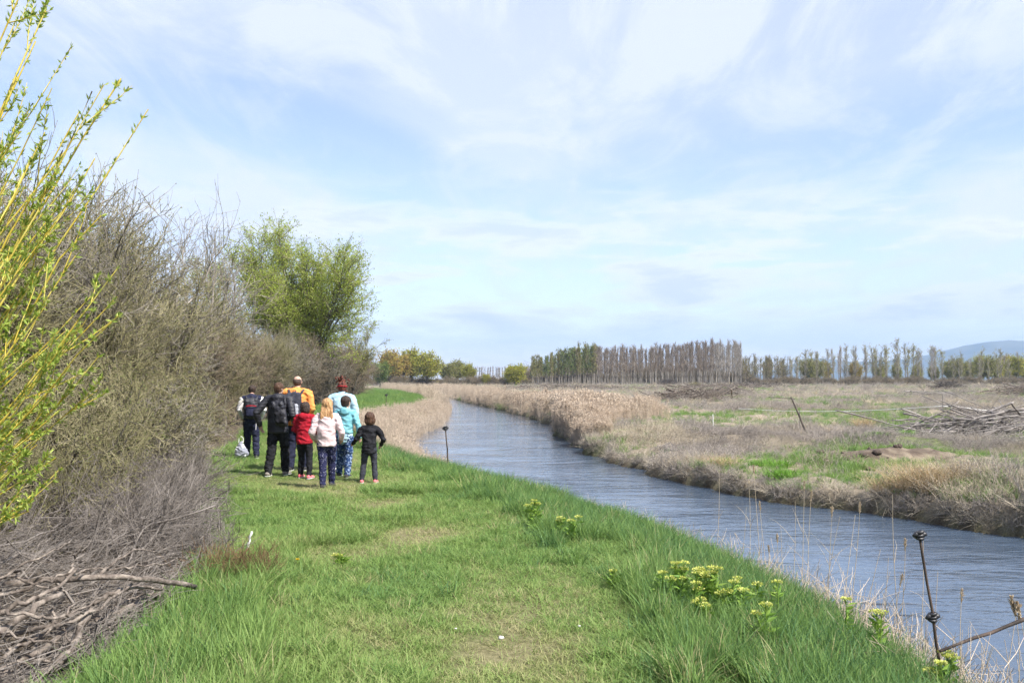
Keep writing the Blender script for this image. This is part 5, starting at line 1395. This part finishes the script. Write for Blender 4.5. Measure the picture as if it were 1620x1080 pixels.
def hairmat(n, a, b): return mat_noise('hair_' + n, a, b, scale=26, stretch=(2.4, 2.4, 0.35), rough=0.5, spec=0.35, bump=0.6, bump_scale=90)
M['hair_dark'] = hairmat('dark_brown', (0.018, 0.011, 0.008), (0.065, 0.04, 0.028))
M['hair_brown'] = hairmat('brown', (0.04, 0.02, 0.012), (0.12, 0.062, 0.035))
M['hair_red'] = hairmat('red_brown', (0.07, 0.02, 0.014), (0.20, 0.065, 0.04))
M['hair_ginger'] = hairmat('ginger_blond', (0.30, 0.15, 0.06), (0.62, 0.38, 0.19))
M['hair_crop'] = hairmat('cropped', (0.05, 0.032, 0.024), (0.10, 0.066, 0.05))
M['black_cloth'] = cloth('black', (0.010, 0.010, 0.012), (0.024, 0.024, 0.028))
M['black_nylon'] = cloth('black_nylon', (0.013, 0.013, 0.018), (0.028, 0.028, 0.036), rough=0.5, spec=0.4)
M['navy'] = cloth('navy', (0.016, 0.018, 0.040), (0.030, 0.033, 0.062))
M['charcoal'] = cloth('charcoal', (0.030, 0.032, 0.044), (0.055, 0.056, 0.072))
M['orange'] = cloth('orange', (0.74, 0.25, 0.06), (0.88, 0.36, 0.11))
M['red'] = cloth('red', (0.27, 0.008, 0.018), (0.40, 0.018, 0.032))
M['pink'] = cloth('pale_pink', (0.56, 0.42, 0.42), (0.70, 0.56, 0.56))
M['turq'] = cloth('turquoise', (0.13, 0.36, 0.42), (0.23, 0.49, 0.54))
M['sky'] = cloth('pale_blue', (0.30, 0.48, 0.58), (0.44, 0.61, 0.68))
M['white_cloth'] = cloth('white', (0.62, 0.60, 0.60), (0.78, 0.76, 0.75))
M['grey_cloth'] = cloth('grey', (0.28, 0.29, 0.33), (0.48, 0.49, 0.53))
M['neon'] = cloth('coral_pink', (0.80, 0.13, 0.16), (0.90, 0.26, 0.28))
M['shoe_dark'] = cloth('dark_shoe', (0.03, 0.03, 0.035), (0.07, 0.065, 0.07))
M['shoe_grey'] = cloth('grey_shoe', (0.16, 0.14, 0.12), (0.28, 0.25, 0.22))
M['sole'] = mat_noise('pale_sole', (0.5, 0.5, 0.5), (0.66, 0.66, 0.64), scale=20)
M['star'] = spotted('navy_speckled', (0.020, 0.022, 0.06), (0.45, 0.45, 0.55), 46, 0.24)
M['floral'] = spotted('blue_white_print', (0.020, 0.045, 0.12), (0.26, 0.34, 0.48), 30, 0.53, 'NOISE')

def person(label, loc, rz, H, child=False, feet=((-.075, -.02), (.075, .06)), elbows=None, wrists=None, lean=0.03, yaw=0.0, pitch=0.0, hair=('short', 'hair_dark'), jacket=('black_cloth', .46, None), trousers='navy',
           shoes='shoe_dark', sole='sole', wide=1.0, hood=None, loose=1.0, hat=None, hh=None, leg_w=1.0, trim=None, sleeves=None, band=None):
    """one walker, seen from behind (local +y is the way they look); feet, elbows and wrists are fractions of the height"""
    vx = 0.0072 * H / 1.7 + 0.0006
    hh = (hh or (0.158 if child else 0.132)) * H
    zs = H - hh - 0.052 * H; zh = (0.49 if child else 0.515) * H
    sw = (0.106 if child else 0.115) * H * wide
    def T(p): p = np.array(p, float); p[1] += lean * max(0, p[2] - zh) * 1.0; return p
    sh = [T((s * sw, 0, zs)) for s in (-1, 1)]
    elbows = elbows or ((-.155, -.03, -.165), (.155, -.03, -.165)); wrists = wrists or ((-.16, .06, -.30), (.16, .06, -.30))
    E_ = [T((e[0] * H, e[1] * H, zs + e[2] * H)) for e in elbows]; W_ = [T((w[0] * H, w[1] * H, zs + w[2] * H)) for w in wrists]
    hips = [np.array((s * 0.05 * H, 0, zh)) for s in (-1, 1)]
    ank = [np.array((f[0] * H, f[1] * H, 0.048 * H + (f[2] * H if len(f) > 2 else 0))) for f in feet]
    kn = [(hips[i] + ank[i]) / 2 + np.array((0, 0.028 * H, 0.01 * H)) for i in range(2)]
    neck = T((0, 0.004 * H, zs + 0.03 * H)); hc = T((0, 0.018 * H, H - hh * 0.52)); hc[1] += pitch * hh
    cy, sy = math.cos(yaw), math.sin(yaw)
    def hd(x, y, z): return hc + np.array((x * cy - y * sy, x * sy + y * cy, z)) * hh
    e = empty('person', loc, rz)
    # body: trunk, limbs, hands and head melted into one skin
    B = [limb([T((0, 0, zh - .03 * H)), T((0, 0, zh + .06 * H)), T((0, 0, zh + .17 * H)), T((0, 0, zs - .02 * H)), T((0, 0, zs + .02 * H))],
              [(.074 * H * wide, .050 * H), (.068 * H * wide, .048 * H), (.078 * H * wide, .055 * H), (.085 * H * wide, .055 * H), (.05 * H, .04 * H)]), limb([neck - [0, 0, .03 * H], neck, hd(0, -.05, -.25)], [.036 * H, .031 * H, .03 * H])]
    B += [ell(hd(0, -.03, .08), (.335 * hh, .40 * hh, .40 * hh), yaw), ell(hd(0, .08, -.14), (.27 * hh, .27 * hh, .33 * hh), yaw), ell(hd(0, .375, -.06), (.045 * hh, .07 * hh, .09 * hh), yaw)]
    for s in (-1, 1): B.append(ell(hd(.345 * s, -.02, -.03), (.035 * hh, .075 * hh, .12 * hh), yaw))
    for i in range(2):
        B.append(limb([hips[i], kn[i], ank[i] + [0, 0, .0]], [.052 * H, .036 * H, .024 * H])); B.append(limb([ank[i] - [0, .02 * H, .02 * H], ank[i] + [0, .07 * H, -.028 * H]], [.022 * H, .018 * H]))
        B.append(limb([sh[i], E_[i], W_[i]], [.031 * H, .025 * H, .0165 * H]))
        d = nrm((W_[i] - E_[i])[None])[0]; s = -1 if i == 0 else 1
        lat = nrm(np.cross(d, [s * 1.0, 0.15, 0])[None])[0]; palm = np.cross(lat, d)      # lat: across the knuckles
        if lat[1] < 0: lat = -lat
        inn = np.array((-s, 0, 0.0)); hL = 0.105 * H * (0.95 if child else 1)
        B.append(limb([W_[i], W_[i] + d * hL * .28, W_[i] + d * hL * .5], [(.0165 * H), (.022 * H, .013 * H), (.023 * H, .012 * H)]))
        for f, (o_, l_) in enumerate(((-.020, .36), (-.007, .46), (.007, .50), (.020, .44))):
            k0 = W_[i] + d * hL * .48 + lat * o_ * H; k1 = k0 + d * hL * l_ * .5 + inn * .006 * H; k2 = k1 + d * hL * l_ * .42 + inn * .016 * H
            B.append(limb([k0, k1, k2], [.0058 * H, .0052 * H, .0044 * H], 7, 2))
        t0 = W_[i] + d * hL * .15 + lat * .018 * H; B.append(limb([t0, t0 + (d * .6 + lat * .7) * hL * .25, t0 + (d * .9 + lat * .55) * hL * .42], [.0065 * H, .006 * H, .005 * H], 7, 2))
    obj('body', fuse('body', B, vx * 1.38, 2), M['skin'], e)
    for s in (-1, 1): g = Geo(); g.add(*ell(hd(.14 * s, .315, .02), (.045 * hh, .03 * hh, .028 * hh), yaw, 8, 6)); obj('eye', g.mesh('eye', True), M['eye'], e)
    g = Geo(); g.add(*ell(hd(0, .335, -.25), (.10 * hh, .025 * hh, .025 * hh), yaw, 8, 6)); obj('mouth', g.mesh('mouth', True), M['lip'], e)
    # trousers
    q = 0.011 * H * leg_w; wz = zh + .07 * H
    Tr = [limb([T((0, 0, zh - .025 * H)), T((0, -.006 * H, zh + .02 * H)), T((0, 0, wz))], [(.092 * H * wide, .066 * H), (.096 * H * wide, .070 * H), (.084 * H * wide, .062 * H)])]
    for i in range(2): Tr.append(limb([hips[i], hips[i] * .75 + kn[i] * .25, kn[i], kn[i] * .4 + ank[i] * .6, ank[i] + [0, -.004 * H, .004 * H]], [.056 * H + q * .5, .054 * H + q * .5, .036 * H + q, .033 * H + q, .024 * H + q * 1.2]))
    obj('trousers', fuse('trousers', Tr, vx * 1.65, 3, folds(.0085 * leg_w, 13, 12, int(H * 100))), M[trousers], e)
    # shoes
    for i in range(2):
        a = ank[i]; z0 = a[2] - .048 * H; fx = (feet[i][0]) * .25 * H
        S = [limb([(a[0], a[1] - .032 * H, z0 + .030 * H), (a[0] + fx * .2, a[1] + .03 * H, z0 + .026 * H), (a[0] + fx * .5, a[1] + .105 * H, z0 + .020 * H)], [(.027 * H, .026 * H), (.029 * H, .025 * H), (.026 * H, .016 * H)]), limb([a + [0, -.006 * H, .0], (a[0], a[1] - .004 * H, z0 + .035 * H)], [.026 * H, .028 * H])]
        so = obj('shoe', fuse('shoe', S, vx * 1.25, 2), M[shoes], e)
        g = Geo(); g.add(*limb([(a[0], a[1] - .036 * H, z0 + .008 * H), (a[0] + fx * .2, a[1] + .03 * H, z0 + .008 * H), (a[0] + fx * .5, a[1] + .108 * H, z0 + .008 * H)], [(.029 * H, .008 * H), (.031 * H, .008 * H), (.028 * H, .008 * H)]))
        obj('sole', g.mesh('sole', True), M[sole], so)
    # jacket
    jm, hem, dsp = jacket; hz = hem * H; q = .012 * H * loose
    J = [limb([T((0, -.004 * H, hz)), T((0, -.006 * H, max(hz + .02 * H, zh + .04 * H))), T((0, -.004 * H, zh + .16 * H)), T((0, 0, zs - .03 * H)), T((0, .002 * H, zs + .022 * H)), T((0, .004 * H, zs + .045 * H))],
              [(.090 * H * wide + q, .066 * H + q), (.090 * H * wide + q, .066 * H + q), (.090 * H * wide + q, .066 * H + q), (.096 * H * wide + q, .060 * H + q), (.058 * H + q * .5, .046 * H + q * .5), (.042 * H, .042 * H)], 16, 3, 0.12)]
    SL = [[], []]
    for i in range(2): (SL[i] if sleeves else J).append(limb([sh[i], (sh[i] + E_[i]) / 2, E_[i], (E_[i] + W_[i]) / 2, W_[i] - (W_[i] - E_[i]) * .04], [.036 * H + q * .55, .034 * H + q * .6, .029 * H + q * .6, .026 * H + q * .6, .022 * H + q * .5]))
    J.append(limb([sh[0] + [.01 * H, 0, .004 * H], T((0, 0, zs + .012 * H)), sh[1] + [-.01 * H, 0, .004 * H]], [.038 * H + q * .5, (.042 * H + q * .5), .038 * H + q * .5]))
    if hood:
        J.append(ell(T((0, -.058 * H, zs + .018 * H)), (.072 * H, .036 * H, .050 * H))); J.append(limb([T((-.06 * H, -.01 * H, zs + .03 * H)), T((0, -.052 * H, zs + .028 * H)), T((.06 * H, -.01 * H, zs + .03 * H))], [.022 * H, .032 * H, .022 * H]))
    jo = obj('jacket', fuse('jacket', J, vx * 1.6, 3, dsp or folds(.0085 * loose, 12, 8, int(H * 131))), M[jm], e)
    if sleeves:
        for i in range(2): obj('sleeve', fuse('sleeve', SL[i], vx * 1.25, 3, folds(.006, 12, 9, i)), M[sleeves], e)
    # waistband and cuffs
    g = [limb([T((0, -.004 * H, hz - .004 * H)), T((0, -.004 * H, hz + .022 * H))], [(.088 * H * wide + q, .064 * H + q)] * 2, 16, 3, .12)]
    obj('waistband', fuse('waistband', g, vx * 2.2, 2), M[band or jm], e)
    for i in range(2):
        d = nrm((W_[i] - E_[i])[None])[0]; g = Geo(); g.add(*limb([W_[i] - d * .035 * H, W_[i] - d * .004 * H], [.0245 * H + q * .3] * 2, 10)); obj('cuff', g.mesh('cuff', True), M[band or sleeves or jm], e)
    if trim:      # paler hem or shirt showing below the jacket
        tm, tz = trim
        g = [limb([T((0, -.004 * H, tz * H)), T((0, -.004 * H, hz + .05 * H))], [(.088 * H * wide + q * .7, .064 * H + q * .7)] * 2, 16)]
        obj('shirt_hem', fuse('shirt_hem', g, vx * 1.4, 2, folds(.006, 14, 9, 7)), M[tm], e)
    # hair
    st, hm = hair[0], M[hair[1]]; Hp = []
    if st == 'crop': Hp = [ell(hd(0, -.10, .03), (.350 * hh, .36 * hh, .36 * hh), yaw)]
    elif st in ('short', 'bob', 'long', 'updo', 'tail'):
        Hp = [ell(hd(0, -.075, .125), (.395 * hh, .43 * hh, .405 * hh), yaw), ell(hd(0, -.16, -.04), (.34 * hh, .30 * hh, .36 * hh), yaw)]
    if st == 'bob': Hp += [ell(hd(.02, -.10, -.16), (.45 * hh, .36 * hh, .42 * hh), yaw), ell(hd(.26, .04, -.10), (.13 * hh, .2 * hh, .34 * hh), yaw), ell(hd(-.26, .04, -.10), (.13 * hh, .2 * hh, .34 * hh), yaw)]
    if st == 'long':
        for k in range(7):
            x = (k - 3) * .10; Hp.append(limb([hd(x * .9, -.28, 0), hd(x * 1.1, -.40, -.45), hd(x * 1.15 + .02, -.46, -.80), hd(x * 1.0, -.50, -1.12 - .1 * (k % 3))], [.12 * hh, .11 * hh, .10 * hh, .045 * hh], 8))
    if st == 'tail': Hp += [limb([hd(0, -.40, .25), hd(0, -.62, .1), hd(.03, -.62, -.4), hd(0, -.58, -.8)], [.09 * hh, .13 * hh, .12 * hh, .04 * hh], 8)]
    if st == 'updo':
        rr = np.random.default_rng(9)
        for k in range(44): Hp.append(ell(hd(rr.normal(0, .25), -.20 + rr.normal(0, .2), .60 + rr.normal(0, .15)), (.085 * hh,) * 3, 0, 7, 5))
        for k in range(10): Hp.append(ell(hd(rr.normal(0, .26), -.36 + rr.normal(0, .06), .15 + rr.normal(0, .22)), (.09 * hh,) * 3, 0, 7, 5))
    obj('hair', fuse('hair', Hp, vx, 2, strands(.010 * H / 1.5 if st != 'crop' else .001, 5)), hm, e)
    if hat:       # a band or cap over the hair
        g = Geo(); th = np.linspace(0, 2 * np.pi, 25); ring = np.stack([np.cos(th) * .40, np.sin(th) * .45 - .05, 0 * th + .06 - .05 * np.sin(th)], -1)
        ring = np.array([hd(*p) for p in ring]); g.add(*tubes(ring[None], np.full((1, 25), .045 * hh), 6)); obj('headband', g.mesh('headband', True), M[hat], e)
    tag(e, label, 'person', 'group of walkers on the bank')
    return dict(e=e, H=H, zs=zs, zh=zh, sw=sw, T=T, hh=hh, hd=hd)

def bag_on(p, name, label, w, h, d, zc, mat, pocket_mat, xo=0.0, straps=True, rzx=0.0, band=None, dangling=None, straps_side=None, tilt=0.0):
    """a rucksack on someone's back: its own thing"""
    e = empty(name, p['e'].location, p['e'].rotation_euler[2]); H = p['H']; T = p['T']
    c = T((xo, -(.066 * H + .012 * H + d * .45), zc)); vx = 0.012
    def box(cx, cy, cz, ww, dd, hh_):
        P = []
        for x in (-1, 1):
            for z in (-1, 1): P.append(limb([(cx + x * ww * .28, cy - dd * .05, cz + z * hh_ * .30), (cx + x * ww * .28, cy + dd * .05, cz + z * hh_ * .30)], [(ww * .22, hh_ * .20)] * 2, 10))
        P.append(ell((cx, cy, cz), (ww * .52, dd * .52, hh_ * .52))); P.append(ell((cx, cy, cz - hh_ * .18), (ww * .50, dd * .5, hh_ * .34))); P.append(ell((cx, cy, cz + hh_ * .15), (ww * .46, dd * .46, hh_ * .36)))
        return P
    sk = math.tan(tilt)
    def sheared(P): return [(np.asarray(V) + np.stack([(np.asarray(V)[:, 2] - c[2]) * sk, 0 * V[:, 0], 0 * V[:, 0]], -1), F, Tt) for V, F, Tt in P]
    b = obj('bag_body', fuse('bag_body', sheared(box(c[0], c[1], c[2], w, d, h)), vx, 3, folds(.006, 14, 12, 3)), M[mat], e)
    obj('front_pocket', fuse('front_pocket', sheared(box(c[0], c[1] - d * .42, c[2] - h * .16, w * .72, d * .5, h * .46)), vx * .8, 3), M[pocket_mat], e)
    g = Geo(); hp = np.array([c + [-.03 + sk * h * .5, d * .2, h * .47], c + [-.02 + sk * h * .5, d * .2, h * .56], c + [.02 + sk * h * .5, d * .2, h * .56], c + [.03 + sk * h * .5, d * .2, h * .47]])
    g.add(*tubes(hp[None], np.full((1, 4), .008), 6)); obj('grab_handle', g.mesh('grab_handle', True), M[mat], e)
    if band: g = Geo(); g.add(*limb([c + [-w * .30, -d * .62, h * .1], c + [0, -d * .74, h * .13], c + [w * .30, -d * .62, h * .1]], [.012, .012, .012], 8)); obj('coloured_trim', g.mesh('coloured_trim', True), M[band], e)
    for s in (straps_side or (-1, 1)):
        x = s * p['sw'] * .62
        pts = np.array([T((xo + s * w * .28, -.070 * H, zc + h * .38)), T((x, -.045 * H, p['zs'] + .038 * H)), T((x, .02 * H, p['zs'] + .034 * H)), T((x, .088 * H, p['zs'] - .05 * H)), T((x * 1.1, .092 * H, p['zs'] - .15 * H)), T((s * .105 * H, .03 * H, zc - h * .30)), T((xo + s * w * .34, -.075 * H, zc - h * .38))])
        V, F, Tt = limb(pts, [(.022, .007)] * 7, 8, 2); g = Geo(); g.add(V, F, Tt); obj('strap', g.mesh('strap', True), M[mat], e)
    if dangling:
        g = Geo(); q = c + [w * .30, -d * .3, -h * .48]; P = np.array([q, q + [.01, -.01, -.10], q + [0, -.01, -.24]]); g.add(*tubes(P[None], np.full((1, 3), .007), 5)); obj('hanging_strap', g.mesh('hanging_strap', True), M[dangling], e)
    tag(e, label, 'backpack'); return e

def spot(px, py): Y = EYE * FPX / (py - HORIZON); x = (px - 810) / FPX * Y; return (x, Y, gz(x, Y) - 0.005)
dn = (-.165, -.04, -.165)
P1 = person('stooping walker in a white and navy jacket and navy trousers beside the hedge', spot(399, 724), 0.25, 1.60, lean=0.16, pitch=.35, hair=('short', 'hair_dark'), sleeves='white_cloth', jacket=('navy', .50, None), trousers='navy', shoes='shoe_dark', feet=((-.06, .16), (.07, -.02)), wide=1.06,
            elbows=((-.165, .02, -.15), (.165, .02, -.15)), wrists=((-.13, .13, -.26), (.12, .14, -.27)), hood=None, leg_w=1.3)
bag_on(P1, 'backpack', 'black backpack with red trim worn by the stooping walker', .33, .46, .20, P1['zs'] - .20, 'black_nylon', 'navy', band='red', dangling='white_cloth')
P2 = person('walker in a black quilted hooded jacket and black trousers', spot(441, 752), -0.06, 1.67, hair=('short', 'hair_brown'), jacket=('black_nylon', .47, quilt(.055, .007, 3)), trousers='black_cloth', shoes='shoe_grey', feet=((-.085, -.05), (.055, .10)), hood=True, wide=1.06, yaw=-.5,
            elbows=((-.225, -.05, -.14), (.17, -.05, -.16)), wrists=((-.205, .02, -.275), (.13, .10, -.22)), loose=1.3, leg_w=1.3)
bag_on(P2, 'shoulder_bag', 'black sling rucksack hanging off the right shoulder of the quilted jacket', .24, .46, .12, P2['zs'] - .24, 'black_nylon', 'black_cloth', xo=.085, tilt=-.22, straps_side=(1,))
P3 = person('tall bald man in an orange jacket and navy trousers', spot(470, 744), 0.0, 1.80, hair=('crop', 'hair_crop'), jacket=('orange', .49, None), trousers='navy', shoes='shoe_dark', feet=((-.065, .02), (.085, .05)), wide=1.1, hh=.134,
            elbows=((-.16, .0, -.165), (.16, .0, -.165)), wrists=((-.10, .13, -.24), (.10, .13, -.24)), leg_w=1.4, loose=1.2)
bag_on(P3, 'backpack', 'charcoal and grey backpack worn by the man in orange', .30, .50, .20, P3['zs'] - .22, 'charcoal', 'grey_cloth')
P4 = person('girl in a red coat with dark hair and pink shoes', spot(483, 755), -0.15, 1.34, child=True, hair=('bob', 'hair_dark'), jacket=('red', .46, None), trousers='black_cloth', shoes='neon', feet=((-.07, .06), (.085, -.04)), yaw=-.55, loose=1.35,
            elbows=((-.15, .02, -.16), (.15, .02, -.16)), wrists=((-.09, .13, -.22), (.09, .13, -.22)), hood=True, leg_w=.75)
P5 = person('girl in a pale pink sweatshirt with long ginger hair and speckled leggings', spot(518, 769), 0.05, 1.44, child=True, hair=('long', 'hair_ginger'), band='pink', jacket=('pink', .475, None), trousers='star', shoes='shoe_dark', sole='shoe_dark', feet=((-.030, -.07), (.04, .13)), loose=1.3,
            elbows=((-.165, -.02, -.17), (.165, -.02, -.17)), wrists=((-.15, .09, -.25), (.15, .09, -.25)), wide=1.0, leg_w=.9)
P7 = person('woman with a curly red brown updo in a pale blue jacket', spot(541, 744), 0.0, 1.70, hair=('updo', 'hair_red'), jacket=('sky', .49, None), trousers='floral', shoes='white_cloth', feet=((-.055, -.02), (.05, .05)), hat='red', hh=.134,
            elbows=((-.15, -.01, -.165), (.165, -.01, -.165)), wrists=((-.11, .1, -.25), (.12, .1, -.25)), wide=.98)
P6 = person('dark haired child in a turquoise hooded jacket and blue patterned trousers', spot(547, 754), -0.1, 1.44, child=True, hair=('short', 'hair_dark'), jacket=('turq', .55, None), trousers='floral', shoes='shoe_dark', feet=((-.10, .10), (.045, -.06)), hood=True, loose=1.25, hat=None,
            elbows=((-.15, .0, -.16), (.17, -.02, -.17)), wrists=((-.1, .11, -.23), (.17, .04, -.30)), wide=1.0, yaw=-.35, trim=('sky', .475), leg_w=1.15)
P8 = person('small child in a black fleece and grey leggings with one arm held out', spot(585, 762), 0.05, 1.19, child=True, hair=('bob', 'hair_brown'), jacket=('black_cloth', .43, None), trousers='charcoal', shoes='neon', feet=((-.10, .02), (.085, .02)), loose=1.35,
            elbows=((-.175, .0, -.15), (.20, -.03, -.15)), wrists=((-.235, .10, -.215), (.16, .07, -.235)), hh=.18, leg_w=.8, yaw=.15)

# grey and white bag set down by the stooping walker
def carrier_bag():
    x, y, z = spot(383, 725); e = empty('carrier_bag', (x, y, z))
    P = [ell((0, 0, .17), (.13, .11, .17)), ell((-.05, 0, .12), (.10, .1, .12)), ell((.06, .02, .13), (.10, .1, .13)), limb([(0, 0, .3), (.01, 0, .38)], [.07, .03])]
    obj('sack', fuse('sack', P, .010, 2, folds(.016, 13, 15, 2)), spotted('grey_white_bag', (0.26, 0.27, 0.32), (0.66, 0.66, 0.68), 8, .52, 'NOISE'), e)
    for s in (-1, 1):
        g = Geo(); pts = np.array([(s * .05, 0, .36), (s * .045, 0, .46), (0, 0, .50), (0, 0, .49)]); g.add(*tubes(pts[None], np.full((1, 4), .007), 5)); obj('handle', g.mesh('handle', True), M['white_cloth'], e)
    P = [limb([(-.10, -.02, .03), (.02, -.04, .02), (.11, -.02, .03)], [.04, .045, .04])]
    obj('dark_base', fuse('dark_base', P, .01, 2, folds(.01, 12, 12, 4)), M['black_cloth'], e)
    tag(e, 'crumpled grey and white bag on the grass at the feet of the stooping walker', 'bag')
carrier_bag()

# ------------------------------------------------------------------ the air between here and the hills
def haze():
    x0, x1, y0, y1, z0, z1 = -9100, 9100, -60, 9100, -2.4, 420
    V = [(x, y, z) for x in (x0, x1) for y in (y0, y1) for z in (z0, z1)]
    F = [(0, 1, 3, 2), (4, 6, 7, 5), (0, 4, 5, 1), (2, 3, 7, 6), (0, 2, 6, 4), (1, 5, 7, 3)]
    m, N, Lk = new_mat('air_haze'); out = N('ShaderNodeOutputMaterial'); v = N('ShaderNodeVolumePrincipled')
    v.inputs['Color'].default_value = (0.50, 0.70, 1.0, 1); v.inputs['Density'].default_value = HAZE; v.inputs['Anisotropy'].default_value = 0.0
    Lk(v.outputs[0], out.inputs['Volume'])
    o = obj('haze', mesh_np('haze', np.array(V, float), np.array(F)), m); tag(o, 'thin blue air between the field and the hills', 'haze', kind='stuff')
HAZE = 1.7e-4
haze()
